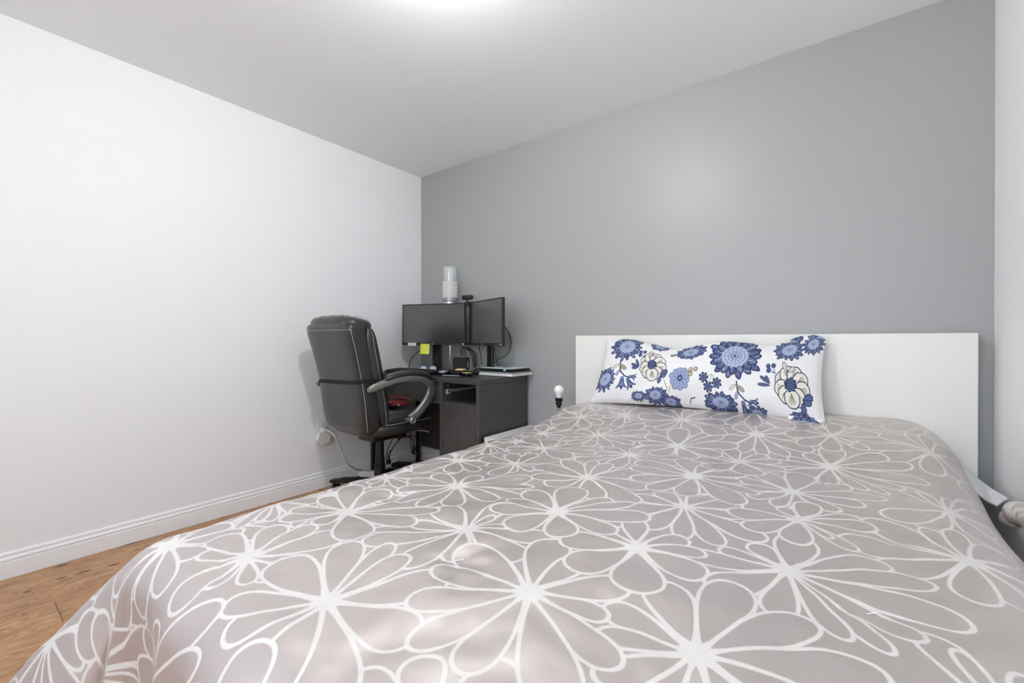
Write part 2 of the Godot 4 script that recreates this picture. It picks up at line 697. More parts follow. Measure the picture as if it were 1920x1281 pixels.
func build_ceiling_lamp(p: Vector3, energy: float) -> void:
	var o := thing("ceiling_lamp", "round flush ceiling lamp with frosted white dome", "ceiling lamp", p)
	obj("base_plate", MB.new().lathe([Vector2(0, -0.001), Vector2(0.165, -0.001), Vector2(0.165, -0.012), Vector2(0.162, -0.014), Vector2(0, -0.014)], Transform3D(), 32), M.white_plastic, o)
	var pr := [Vector2(0, -0.0145), Vector2(0.115, -0.0145)]
	for i in 9:
		var a := i / 8.0 * PI / 2
		pr.append(Vector2(0.125 * cos(a), -0.020 - 0.050 * sin(a)))
	obj("glass_dome", MB.new().lathe(pr, Transform3D(), 32), M.lamp_glow, o)
	var l := OmniLight3D.new()
	l.name = "lamp_light"
	l.light_energy = energy
	l.light_color = Color(0.975, 0.985, 1.0)
	l.light_size = 0.045
	l.omni_range = 9.0
	l.omni_attenuation = 2.0
	l.shadow_enabled = true
	o.add_child(l)
	l.position = Vector3(0, -0.045, 0)


# ---------------------------------------------------------------- bed
func sm(a: float, b: float, x: float) -> float:
	var t := clampf((x - a) / (b - a), 0.0, 1.0)
	return t * t * (3.0 - 2.0 * t)


# flower print: name, centre, petal tips, in metres on the cloth (one repeat)
const REPEAT := Vector2(0.053, -0.795)
const FLOWERS := [
	["U", -1.096, -0.815, -0.965, -0.777, -1.033, -0.726, -1.165, -0.744, -1.046, -0.934, -0.948, -0.920, -0.985, -0.818, -1.170, -0.915, -1.084, -0.744],
	["V", -1.101, -1.308, -0.980, -1.247, -1.016, -1.383, -0.950, -1.327, -1.002, -1.230, -1.011, -1.186, -1.072, -1.177, -1.046, -1.106, -1.160, -1.140, -1.198, -1.452, -1.219, -1.371],
	["C", -1.100, -0.285, -1.01, -0.16, -1.12, -0.10, -1.20, -0.17, -0.96, -0.225, -0.985, -0.300, -1.03, -0.395, -1.11, -0.40, -1.22, -0.29],
	["Q", 0.221, -1.478, 0.098, -1.326, 0.151, -1.632, 0.181, -1.609, 0.239, -1.605, 0.289, -1.654, 0.280, -1.330, 0.356, -1.622, 0.301, -1.449, 0.157, -1.306],
	["R", 0.200, -1.160, 0.067, -1.029, 0.005, -1.125, 0.056, -1.295, 0.157, -1.310, 0.206, -1.341, 0.281, -1.316, 0.334, -1.210, 0.179, -0.986, 0.243, -1.020, 0.312, -1.103],
	["B", -0.905, -0.357, -0.996, -0.454, -0.929, -0.501, -0.829, -0.511, -0.988, -0.302, -1.053, -0.351, -0.782, -0.349, -0.809, -0.315, -0.858, -0.272, -0.892, -0.216],
	["E", -0.642, -0.687, -0.776, -0.739, -0.660, -0.851, -0.636, -0.776, -0.581, -0.749, -0.468, -0.764, -0.466, -0.649, -0.573, -0.570, -0.629, -0.499, -0.770, -0.513, -0.811, -0.556, -0.765, -0.632],
	["O", -0.068, -0.907, -0.062, -1.077, -0.133, -0.994, -0.184, -0.928, -0.238, -0.858, -0.166, -0.762, -0.072, -0.752, 0.074, -1.063, 0.134, -1.018, 0.161, -0.904, 0.099, -0.811, 0.060, -0.748, 0.013, -0.745],
	["K", -0.298, -1.099, -0.382, -1.175, -0.273, -1.232, -0.430, -1.103, -0.433, -0.977, -0.332, -0.924, -0.187, -0.939, -0.115, -1.016, -0.192, -1.209, -0.170, -1.120, -0.254, -0.921],
	["A", -0.646, -0.367, -0.793, -0.502, -0.845, -0.384, -0.784, -0.270, -0.715, -0.241, -0.553, -0.218, -0.453, -0.256, -0.468, -0.398, -0.530, -0.519, -0.654, -0.536, -0.715, -0.546],
	["D", -0.949, -0.591, -0.793, -0.516, -0.751, -0.635, -0.762, -0.720, -0.824, -0.773, -0.995, -0.739, -1.085, -0.609, -1.024, -0.468, -1.064, -0.513, -0.933, -0.501, -1.109, -0.708],
	["L", -0.145, -0.595, -0.239, -0.732, -0.135, -0.808, -0.029, -0.774, 0.051, -0.698, -0.287, -0.621, -0.269, -0.557, -0.234, -0.476, -0.175, -0.454, -0.112, -0.442, -0.050, -0.502, 0.006, -0.590],
	["G", -0.397, -0.573, -0.466, -0.760, -0.379, -0.721, -0.275, -0.689, -0.270, -0.598, -0.217, -0.511, -0.243, -0.410, -0.375, -0.388, -0.466, -0.381, -0.541, -0.439, -0.579, -0.531, -0.591, -0.623],
	["F", -0.861, -0.884, -0.758, -0.756, -0.693, -0.853, -0.641, -0.916, -0.681, -1.003, -0.726, -1.063, -0.868, -0.987, -0.981, -0.914, -1.011, -0.829, -0.966, -0.755, -0.909, -0.704, -0.827, -0.712],
	["J", -0.316, -0.831, -0.383, -0.676, -0.256, -0.676, -0.180, -0.791, -0.246, -0.926, -0.368, -0.953, -0.383, -0.892, -0.452, -0.762, -0.200, -0.886],
	["I", -0.533, -0.885, -0.675, -0.970, -0.581, -1.067, -0.465, -1.044, -0.406, -1.052, -0.343, -0.986, -0.374, -0.860, -0.453, -0.776, -0.577, -0.746, -0.673, -0.804, -0.679, -0.882],
	["P", -0.067, -1.187, -0.067, -1.041, -0.157, -1.056, -0.208, -1.138, -0.107, -1.251, -0.052, -1.319, 0.042, -1.291, 0.033, -1.083, 0.071, -1.255, -0.007, -1.116],
]
const CLOTH0 := Vector2(-1.80, -2.34)
const CLOTH_SPAN := Vector2(2.50, 2.62)


func draw_flower(cv: Canvas, f: Array, off: Vector2, field: Color, line: Color) -> void:
	var c := Vector2(f[1], f[2]) + off
	var tips := []
	for i in range(3, f.size(), 2):
		tips.append(Vector2(f[i], f[i + 1]) + off)
	tips.sort_custom(func(a, b): return (a - c).angle() < (b - c).angle())
	var n := tips.size()
	var lw := 0.0033
	for i in n:
		var d: Vector2 = tips[i] - c
		var l := d.length()
		var g0 := absf(angle_difference((tips[(i + n - 1) % n] - c).angle(), d.angle()))
		var g1 := absf(angle_difference((tips[(i + 1) % n] - c).angle(), d.angle()))
		var gap := clampf(0.5 * (minf(g0, 0.9) + minf(g1, 0.9)), 0.28, 0.85)
		var hw := clampf(l * 0.60 * tan(gap * 0.5), 0.012, 0.056)
		cv.leaf(c, tips[i], hw + lw, line, 0.85, 3.5, 0.0, -lw)
		cv.leaf(c, tips[i], hw - lw * 0.9, field, 0.85, 3.5, minf(0.022, l * 0.25), lw * 1.2)
	cv.disc(c, 0.0095, line)


func comforter_tex() -> ImageTexture:
	# colour of the cloth; the alpha channel holds how much of its gloss is thread lustre (satin ground, plain lines)
	var field := Color(0.785, 0.746, 0.73, 0.68)
	var line := Color(0.845, 0.83, 0.806, 0.0)
	var cv := Canvas.new(4096, 4096, field, CLOTH0, CLOTH_SPAN)
	for f in FLOWERS:
		if f[1] > -0.78 and f[1] < 0.0:
			for k in range(-2, 3):
				draw_flower(cv, f, REPEAT * k + Vector2(-1.02, 0.28), field, line)
				draw_flower(cv, f, REPEAT * k + Vector2(1.02, -0.28), field, line)
	for f in FLOWERS:
		for k in range(-2, 3):
			draw_flower(cv, f, REPEAT * k, field, line)
	return cv.done()


const XL := -1.12
const XR := 0.19
const ZF := -0.305
const TUFTS := [Vector2(-0.565, -0.585), Vector2(0.045, -0.86), Vector2(-0.02, -1.56), Vector2(-0.28, -1.22), Vector2(-0.75, -1.0), Vector2(-0.90, -0.30), Vector2(-0.62, -1.62), Vector2(-0.30, -1.90), Vector2(-0.88, -1.45), Vector2(0.12, -1.98), Vector2(0.10, -1.20), Vector2(-0.93, -0.72)]
var puff_noise: FastNoiseLite
var fold_noise: FastNoiseLite


func over_edge(d: float, r: float, steep: float) -> Vector2:
	if d <= 0.0:
		return Vector2.ZERO
	var a := d / r
	if a <= steep:
		return Vector2(r * sin(a), -r * (1.0 - cos(a)))
	var e := d - r * steep
	return Vector2(r * sin(steep) + e * cos(steep), -r * (1.0 - cos(steep)) - e * sin(steep))


func cloth(s: float, t: float) -> Vector3:
	var x := clampf(s, XL, XR)
	var z := minf(t, ZF)
	var h := 0.553 + 0.065 * sm(-1.6, -2.05, z) + 0.035 * sm(-1.95, -2.25, z) * sm(-1.2, -0.2, x)
	h += 0.010 * sm(-0.2, -0.6, z) * sin((x + 0.45) * 2.0 + PI / 2)
	h += puff_noise.get_noise_2d(s * 100, t * 100) * 0.0065
	for q in TUFTS:
		var dd: float = Vector2(s, t).distance_to(q)
		if dd < 0.14:
			var ang: float = (Vector2(s, t) - q).angle()
			h -= 0.0075 * exp(-dd * dd / 0.0011) + 0.0016 * sin(ang * 5.0 + q.x * 40.0) * exp(-pow((dd - 0.045) / 0.03, 2.0))
	var flare := sm(-1.75, -0.7, t)
	var dl := XL - s
	var dr := s - XR
	var df := t - ZF
	var l := over_edge(dl, 0.09, deg_to_rad(lerpf(88.0, 46.0, flare)))
	var r := over_edge(dr, 0.17, deg_to_rad(84.0))
	var f := over_edge(df, 0.095, deg_to_rad(82.0))
	var p := Vector3(x - l.x + r.x, h + l.y + r.y + f.y, z + f.x)
	# soft folds in the hanging parts
	var wf := sm(0.05, 0.35, df)
	var wl := sm(0.05, 0.45, dl)
	p.z += wf * 0.035 * sin(s * 9.0 + 1.2) + wf * fold_noise.get_noise_2d(s * 100, t * 30) * 0.03
	p.x -= wl * flare * (0.03 * sin(t * 8.0 + 0.6) + fold_noise.get_noise_2d(s * 30, t * 100) * 0.03)
	# the corner: the foot part hangs straight, the side part flares past it, a deep fold joins them
	if dl > 0.0 and df > 0.0:
		var turn := sm(0.45, 1.30, atan2(df, dl))
		var side := Vector3(XL - l.x, h + l.y, ZF + 0.55 * df)
		var foot := Vector3(XL - 0.30 * dl, h + f.y, ZF + f.x + 0.10 * sm(0.0, 0.35, dl))
		p = side.lerp(foot, turn)
		p.x -= 0.02 * sin(atan2(df, dl) * 9.0) * sm(0.1, 0.4, df)
	if p.y < 0.03:
		p.y = 0.03 + 0.01 * sin(s * 30.0) * sin(t * 26.0) * 0.5
	return p


func build_bed() -> void:
	var bed := thing("bed", "white bed with a tall plain panel headboard against the grey wall", "bed", Vector3(-0.418, 0, -1.3))
	obj("headboard", bx(Vector3(0, 0.50, WALL_Z + 0.034 + 1.3), Vector3(1.675, 1.0, 0.048), 0.002), M.white_foil, bed)
	for s in [-1.0, 1.0]:
		obj("side_rail", bx(Vector3(s * 0.742, 0.25, 0.0), Vector3(0.03, 0.26, 2.02), 0.002), M.white_foil, bed)
	obj("footboard", bx(Vector3(0, 0.19, 1.0), Vector3(1.51, 0.36, 0.03), 0.002), M.white_foil, bed)
	for s in [-1.0, 0.0, 1.0]:
		obj("slat_rail", bx(Vector3(s * 0.7, 0.20, -0.02), Vector3(0.05, 0.05, 1.96), 0.002), M.white_foil, bed)
	for s in [-1.0, 1.0]:
		for e in [-0.97, 0.985]:
			obj("leg", bx(Vector3(s * 0.70, 0.06, e), Vector3(0.05, 0.12, 0.05), 0.002), M.white_foil, bed)
	var ma := MB.new().puff(Vector3.ZERO, Vector3(0.715, 0.125, 0.96), 14.0, 48, 16)
	var mt := obj("mattress", ma, M.mattress)
	mt.position = Vector3(-0.418, 0.355, -1.305)
	tag(mt, "white mattress lying in the bed frame under the flowered comforter", "mattress")

	puff_noise = FastNoiseLite.new()
	puff_noise.seed = 31
	puff_noise.frequency = 0.045
	puff_noise.fractal_octaves = 3
	fold_noise = FastNoiseLite.new()
	fold_noise.seed = 14
	fold_noise.frequency = 0.06
	fold_noise.fractal_octaves = 2
	var s0 := XL - 0.62
	var s1 := XR + 0.42
	var t0 := -2.295
	var t1 := ZF + 0.50
	var nu := 190
	var nv := 210
	var pts := PackedVector3Array()
	var uv := PackedVector2Array()
	for j in nv + 1:
		for i in nu + 1:
			var q := Vector2(lerpf(s0, s1, float(i) / nu), lerpf(t0, t1, float(j) / nv))
			pts.append(cloth(q.x, q.y))
			uv.append((q - CLOTH0) / CLOTH_SPAN)
	var nrm := PackedVector3Array()
	for j in nv + 1:
		for i in nu + 1:
			var a := pts[j * (nu + 1) + mini(i + 1, nu)] - pts[j * (nu + 1) + maxi(i - 1, 0)]
			var b := pts[mini(j + 1, nv) * (nu + 1) + i] - pts[maxi(j - 1, 0) * (nu + 1) + i]
			nrm.append(b.cross(a).normalized())
	var P := PackedVector3Array()
	var N := PackedVector3Array()
	var U := PackedVector2Array()
	var I := PackedInt32Array()
	var cnt := pts.size()
	for side in 2:
		for i in cnt:
			P.append(pts[i] - nrm[i] * (0.014 * side))
			N.append(nrm[i] * (1.0 - 2.0 * side))
			U.append(uv[i])
	for j in nv:
		for i in nu:
			var a := j * (nu + 1) + i
			var b := a + 1
			var c := a + nu + 2
			var d := a + nu + 1
			I.append_array(PackedInt32Array([a, b, c, a, c, d]))
			I.append_array(PackedInt32Array([cnt + a, cnt + c, cnt + b, cnt + a, cnt + d, cnt + c]))
	var rim := []
	for i in nu:
		rim.append([i + 1, i])
		rim.append([nv * (nu + 1) + i, nv * (nu + 1) + i + 1])
	for j in nv:
		rim.append([j * (nu + 1), (j + 1) * (nu + 1)])
		rim.append([(j + 1) * (nu + 1) + nu, j * (nu + 1) + nu])
	for e in rim:
		I.append_array(PackedInt32Array([e[0], e[1], cnt + e[1], e[0], cnt + e[1], cnt + e[0]]))
	var arr := []
	arr.resize(Mesh.ARRAY_MAX)
	arr[Mesh.ARRAY_VERTEX] = P
	arr[Mesh.ARRAY_NORMAL] = N
	arr[Mesh.ARRAY_TEX_UV] = U
	arr[Mesh.ARRAY_INDEX] = I
	var me := ArrayMesh.new()
	me.add_surface_from_arrays(Mesh.PRIMITIVE_TRIANGLES, arr)
	var tex := comforter_tex()
	var m := mat(Color.WHITE, 0.46, 1.0, 0.6)
	m.albedo_texture = tex
	m.metallic_texture = tex
	m.metallic_texture_channel = BaseMaterial3D.TEXTURE_CHANNEL_ALPHA
	m.clearcoat_enabled = true
	m.clearcoat = 0.8
	m.clearcoat_roughness = 0.45
	m.heightmap_enabled = true
	m.heightmap_texture = tex
	m.heightmap_scale = 0.10
	m.heightmap_flip_texture = true
	M.comforter = m
	var cf := obj("comforter", me, m)
	tag(cf, "taupe satin comforter printed with white outlined flowers, spread over the bed", "comforter")
	# the tie stitches
	for q in [TUFTS[0], TUFTS[1], TUFTS[2], TUFTS[3]]:
		var c0 := cloth(q.x, q.y) + Vector3(0, 0.0015, 0)
		obj("tie_stitch", MB.new().tube(curve([c0 + Vector3(-0.007, 0, 0.004), c0 + Vector3(0, 0.0015, 0), c0 + Vector3(0.006, 0.003, -0.006)], 4), 0.0007, 6), M.sheet, cf)
	# bunched edge between the bed and the right wall
	var path := curve([at(1888, 985, 1.24), at(1900, 967, 1.24), at(1918, 966, 1.20), at(1940, 985, 1.12), at(1965, 1010, 1.04)], 8)
	var rad := []
	for i in path.size():
		var k := float(i) / (path.size() - 1)
		rad.append(0.032 * sin(PI * clampf(k * 0.9 + 0.08, 0, 1)) + 0.004 * sin(k * 17.0))
	var bunch := MB.new().tube(path, rad, 18)
	for i in bunch.U.size():
		bunch.U[i] = (Vector2(bunch.P[i].x * 1.6 - 0.9, bunch.P[i].z + bunch.P[i].y * 1.4) - CLOTH0) / CLOTH_SPAN
	obj("bunched_edge", bunch, m, cf)
	# white sheet poking out beside the headboard
	var sp := PackedVector3Array()
	var up := [at(1690, 806, 1.705), at(1762, 842, 1.66), at(1838, 901, 1.575), at(1866, 921, 1.50), at(1892, 936, 1.40)]
	var lo := [at(1690, 840, 1.66), at(1762, 880, 1.60), at(1830, 925, 1.49), at(1850, 940, 1.43), at(1871, 949, 1.36)]
	up = curve(up, 5)
	lo = curve(lo, 5)
	var rs := []
	for i in up.size():
		var a: Vector3 = up[i]
		var b: Vector3 = lo[i]
		var nn := Vector3(0, 0.0022, 0)
		rs.append(PackedVector3Array([a + nn, a.lerp(b, 0.5) + nn * 2.2, b + nn, b - nn, a.lerp(b, 0.5) + nn * 0.2, a - nn]))
	var sh := obj("bed_sheet", MB.new().rings(rs, 40.0), M.sheet)
	tag(sh, "white bed sheet corner poking out from under the comforter beside the headboard", "bed sheet")


# ---------------------------------------------------------------- pillow
const NAVY := Color(0.17, 0.20, 0.33)
const BLUE := Color(0.34, 0.38, 0.54)
const PALE := Color(0.66, 0.71, 0.80)
const TAUPE := Color(0.66, 0.62, 0.55)
const CREAM := Color(0.86, 0.85, 0.81)


func rag(rng: RandomNumberGenerator, b: Vector2, t: Vector2, hw: float) -> PackedVector2Array:
	var q := Canvas.tear(b, t, hw, 0.55, 1.3)
	for i in q.size():
		q[i] += Vector2(rng.randf_range(-1, 1), rng.randf_range(-1, 1)) * hw * 0.09
	return q


func dahlia(cv: Canvas, rng: RandomNumberGenerator, c: Vector2, r: float, squash := 1.0, turn := 0.0) -> void:
	var q := Vector2(1, squash)
	for ringi in 2:
		var n := 14
		for i in n:
			var a := TAU * (i + ringi * 0.5) / n + turn + rng.randf_range(-0.1, 0.1)
			var l := r * rng.randf_range(0.86, 1.06) * (1.0 if ringi == 0 else 0.84)
			var d := Vector2.from_angle(a)
			cv.poly(rag(rng, c + d * q * r * 0.30, c + d * q * l * 1.05, r * 0.125), NAVY)
			cv.poly(rag(rng, c + d * q * r * 0.36, c + d * q * l * 0.98, r * 0.088), BLUE if i % 2 else Color(0.45, 0.49, 0.64))
			for k in 3:
				var e := d.rotated((k - 1) * 0.07)
				cv.stroke(PackedVector2Array([c + e * q * r * 0.5, c + e * q * l * rng.randf_range(0.75, 0.9)]), r * 0.018, NAVY if k != 1 else PALE)
	var inner := PackedVector2Array()
	for i in 40:
		inner.append(c + Vector2.from_angle(TAU * i / 40) * q * r * (0.50 + 0.035 * sin(i * 2.4)))
	cv.poly(inner, PALE)
	for rr in [0.46, 0.34, 0.22]:
		for i in int(34 * rr + 4):
			var a: float = TAU * i / int(34 * rr + 4) + rr * 9.0
			var d := Vector2.from_angle(a)
			var b: Vector2 = c + d * q * r * rr
			cv.stroke(PackedVector2Array([b - d.orthogonal() * r * 0.045, b + d * q * r * 0.045, b + d.orthogonal() * r * 0.045]), r * 0.022, BLUE)
	for i in 6:
		var d := Vector2.from_angle(TAU * i / 6)
		cv.leaf(c, c + d * q * r * 0.17, r * 0.05, NAVY)
		cv.leaf(c, c + d * q * r * 0.15, r * 0.03, PALE)
	cv.disc(c, r * 0.04, NAVY)


func carnation(cv: Canvas, rng: RandomNumberGenerator, c: Vector2, r: float) -> void:
	# scalloped taupe petals round a dark heart, with a blue calyx below right
	for p in [[-2.6, 0.85], [-1.9, 0.95], [-1.2, 0.92], [-0.5, 0.95], [0.2, 1.0], [0.9, 0.9], [2.9, 0.8], [2.2, 0.75], [1.5, 0.85]]:
		var d := Vector2.from_angle(p[0])
		var m: Vector2 = c + d * r * p[1] * 0.62
		var scal := PackedVector2Array()
		var fill := PackedVector2Array()
		for i in 26:
			var a := TAU * i / 26
			var k := 1.0 + 0.07 * absf(sin(a * 4.0))
			scal.append(m + Vector2.from_angle(a) * r * 0.42 * k)
			fill.append(m + Vector2.from_angle(a) * r * 0.375 * k)
		cv.poly(scal, NAVY)
		cv.poly(fill, CREAM)
		for k in 7:
			var e := d.rotated((k - 3) * 0.27)
			cv.stroke(PackedVector2Array([m - d * r * 0.22, m + e * r * rng.randf_range(0.20, 0.32)]), r * 0.028, TAUPE if k % 2 else Color(0.45, 0.42, 0.38))
	var heart := PackedVector2Array()
	for i in 24:
		heart.append(c + Vector2(-0.02, -0.1) * r + Vector2.from_angle(TAU * i / 24) * r * (0.34 + 0.05 * sin(i * 2.1)))
	cv.poly(heart, NAVY)
	for k in 7:
		var y := c.y - r * 0.35 + r * 0.09 * k
		cv.stroke(PackedVector2Array([Vector2(c.x - r * 0.24, y), Vector2(c.x - r * 0.05, y - r * 0.04), Vector2(c.x + r * 0.2, y + r * 0.02)]), r * 0.022, Color(0.47, 0.53, 0.70))
	for p in [[0.95, 0.25, 0.55, 0.2], [0.9, 0.55, 0.4, 0.15], [0.5, 1.05, 0.35, 0.15]]:
		var b := c + Vector2(0.62, 0.62) * r
		var t := c + Vector2(p[0] * 1.2, p[1] * 1.05) * r
		cv.poly(rag(rng, b, t, r * p[3]), NAVY)
		cv.poly(rag(rng, b.lerp(t, 0.1), b.lerp(t, 0.93), r * p[3] * 0.72), BLUE)


func daisy(cv: Canvas, rng: RandomNumberGenerator, c: Vector2, r: float) -> void:
	for i in 10:
		var d := Vector2.from_angle(TAU * i / 10 + 0.2)
		var l := r * rng.randf_range(0.9, 1.06)
		cv.leaf(c, c + d * l, r * 0.25, NAVY, 0.9, 4.0)
		cv.leaf(c, c + d * l * 0.96, r * 0.215, Color(0.60, 0.66, 0.78), 0.9, 4.0)
		for k in 3:
			cv.stroke(PackedVector2Array([c + d * r * 0.35, c + d.rotated((k - 1) * 0.12) * l * 0.85]), r * 0.022, BLUE)
	cv.disc(c, r * 0.26, NAVY)
	cv.disc(c, r * 0.17, BLUE)
	cv.disc(c, r * 0.07, PALE)
	for i in 12:
		cv.disc(c + Vector2.from_angle(TAU * i / 12) * r * 0.36, r * 0.035, NAVY, 6)


func leaf2(cv: Canvas, b: Vector2, t: Vector2, hw: float, edge: Color, fill: Color) -> void:
	cv.leaf(b, t, hw, edge, 0.6, 1.6)
	cv.leaf(b.lerp(t, 0.06), b.lerp(t, 0.93), hw * 0.72, fill, 0.6, 1.6)
	cv.stroke(PackedVector2Array([b, b.lerp(t, 0.85)]), hw * 0.14, edge)


func berries(cv: Canvas, c: Vector2, r: float, col: Color, flip := 1.0) -> void:
	for p in [Vector2(-1.1, -0.7), Vector2(1.1, -0.9), Vector2(-0.9, 1.1)]:
		cv.stroke(PackedVector2Array([c + Vector2(2.0 * flip, 2.2) * r, c + p * r]), r * 0.25, col)
		cv.disc(c + p * r, r, NAVY if col != TAUPE else Color(0.40, 0.37, 0.33))
		cv.disc(c + p * r, r * 0.8, col)
		cv.disc(c + (p + Vector2(-0.2, -0.2)) * r, r * 0.3, Color(col.r * 1.3, col.g * 1.3, col.b * 1.2))


func bell(cv: Canvas, rng: RandomNumberGenerator, b: Vector2, d: Vector2, l: float) -> void:
	var s := d.orthogonal()
	cv.poly(PackedVector2Array([b - s * l * 0.12, b + d * l * 0.6 - s * l * 0.22, b + d * l - s * l * 0.5, b + d * l * 0.86 - s * l * 0.12, b + d * l * 1.12, b + d * l * 0.86 + s * l * 0.12, b + d * l + s * l * 0.5, b + d * l * 0.6 + s * l * 0.22, b + s * l * 0.12]), NAVY)
	cv.poly(PackedVector2Array([b - s * l * 0.06, b + d * l * 0.6 - s * l * 0.14, b + d * l * 0.92 - s * l * 0.38, b + d * l * 0.76, b + d * l * 0.92 + s * l * 0.38, b + d * l * 0.6 + s * l * 0.14, b + s * l * 0.06]), Color(0.48, 0.55, 0.72))
	for k in 3:
		cv.stroke(PackedVector2Array([b + d * l * 0.2, b + d * l * 0.8 + s * l * (k - 1) * rng.randf_range(0.15, 0.25)]), l * 0.035, NAVY)


func sprig(cv: Canvas, rng: RandomNumberGenerator, o: Vector2) -> void:
	# hanging stem with bell flowers and a pair of taupe leaves
	cv.stroke(PackedVector2Array([o, o + Vector2(5, 45), o + Vector2(20, 80), o + Vector2(60, 115), o + Vector2(110, 130)]), 9, NAVY)
	leaf2(cv, o + Vector2(0, 25), o + Vector2(60, 65), 15, Color(0.45, 0.42, 0.37), TAUPE)
	leaf2(cv, o + Vector2(0, 20), o + Vector2(-55, 55), 13, Color(0.45, 0.42, 0.37), CREAM)
	leaf2(cv, o + Vector2(10, 60), o + Vector2(-8, 115), 12, NAVY, PALE)
	bell(cv, rng, o + Vector2(95, 118), Vector2(0.95, 0.1).normalized(), 62)
	bell(cv, rng, o + Vector2(45, 120), Vector2(0.1, 1.0).normalized(), 90)
	bell(cv, rng, o + Vector2(85, 130), Vector2(0.6, 0.85).normalized(), 85)


func pillow_tex() -> ImageTexture:
	# drawn in a 1700 x 560 field, the same motifs as on the sham
	var cv := Canvas.new(4096, 2048, Color(0.885, 0.885, 0.885), Vector2(90, 112), Vector2(1720, 490))
	var rng := RandomNumberGenerator.new()
	rng.seed = 77
	# upper row
	dahlia(cv, rng, Vector2(270, 190), 128, 0.85)
	dahlia(cv, rng, Vector2(540, 135), 90, 0.55)
	dahlia(cv, rng, Vector2(820, 205), 125, 0.5)
	dahlia(cv, rng, Vector2(1180, 250), 215, 0.78)
	dahlia(cv, rng, Vector2(1570, 190), 108, 0.75)
	for p in [Vector2(665, 218), Vector2(690, 214)]:
		cv.disc(p, 15, Color(0.5, 0.48, 0.42))
	# middle
	carnation(cv, rng, Vector2(515, 335), 118)
	carnation(cv, rng, Vector2(1600, 425), 128)
	daisy(cv, rng, Vector2(762, 420), 92)
	berries(cv, Vector2(412, 235), 16, Color(0.25, 0.31, 0.50))
	berries(cv, Vector2(1455, 318), 17, Color(0.25, 0.31, 0.50))
	berries(cv, Vector2(865, 370), 19, TAUPE, -1.0)
	for p in [[400, 345, -70, -25], [400, 345, -32, -58], [395, 350, -55, 2], [1455, 430, -92, 0], [1455, 420, -75, -42], [1450, 420, -30, -48]]:
		leaf2(cv, Vector2(p[0], p[1]), Vector2(p[0] + p[2], p[1] + p[3]), 12, NAVY, BLUE)
	for p in [[500, 250, -25, -45], [505, 250, 45, -25], [1570, 340, -30, -65], [1580, 340, 45, -35]]:
		leaf2(cv, Vector2(p[0], p[1]), Vector2(p[0] + p[2], p[1] + p[3]), 15, NAVY, CREAM)
	cv.stroke(PackedVector2Array([Vector2(620, 420), Vector2(650, 470), Vector2(670, 510)]), 7, TAUPE)
	cv.stroke(PackedVector2Array([Vector2(680, 520), Vector2(690, 480), Vector2(700, 470)]), 6, TAUPE)
	sprig(cv, rng, Vector2(235, 300))
	sprig(cv, rng, Vector2(1205, 420))
	# three small blue flowers on taupe stems
	for p in [Vector2(955, 410), Vector2(1055, 440), Vector2(990, 470)]:
		cv.stroke(PackedVector2Array([Vector2(1018, 385), p]), 5, TAUPE)
		for i in 7:
			var d := Vector2.from_angle(TAU * i / 7 + p.x)
			cv.leaf(p, p + d * 38, 10, NAVY)
			cv.leaf(p, p + d * 30, 6, BLUE)
	# left edge and bottom row
	dahlia(cv, rng, Vector2(150, 440), 82, 1.15)
	dahlia(cv, rng, Vector2(570, 545), 96, 0.6)
	dahlia(cv, rng, Vector2(690, 580), 80, 0.5)
	dahlia(cv, rng, Vector2(1080, 560), 125, 0.5)
	dahlia(cv, rng, Vector2(430, 555), 60, 0.6)
	dahlia(cv, rng, Vector2(1340, 600), 80, 0.5)
	dahlia(cv, rng, Vector2(1650, 600), 95, 0.5)
	dahlia(cv, rng, Vector2(1730, 160), 75, 0.9)
	cv.stroke(PackedVector2Array([Vector2(840, 580), Vector2(850, 550), Vector2(885, 543)]), 6, NAVY)
	return cv.done()


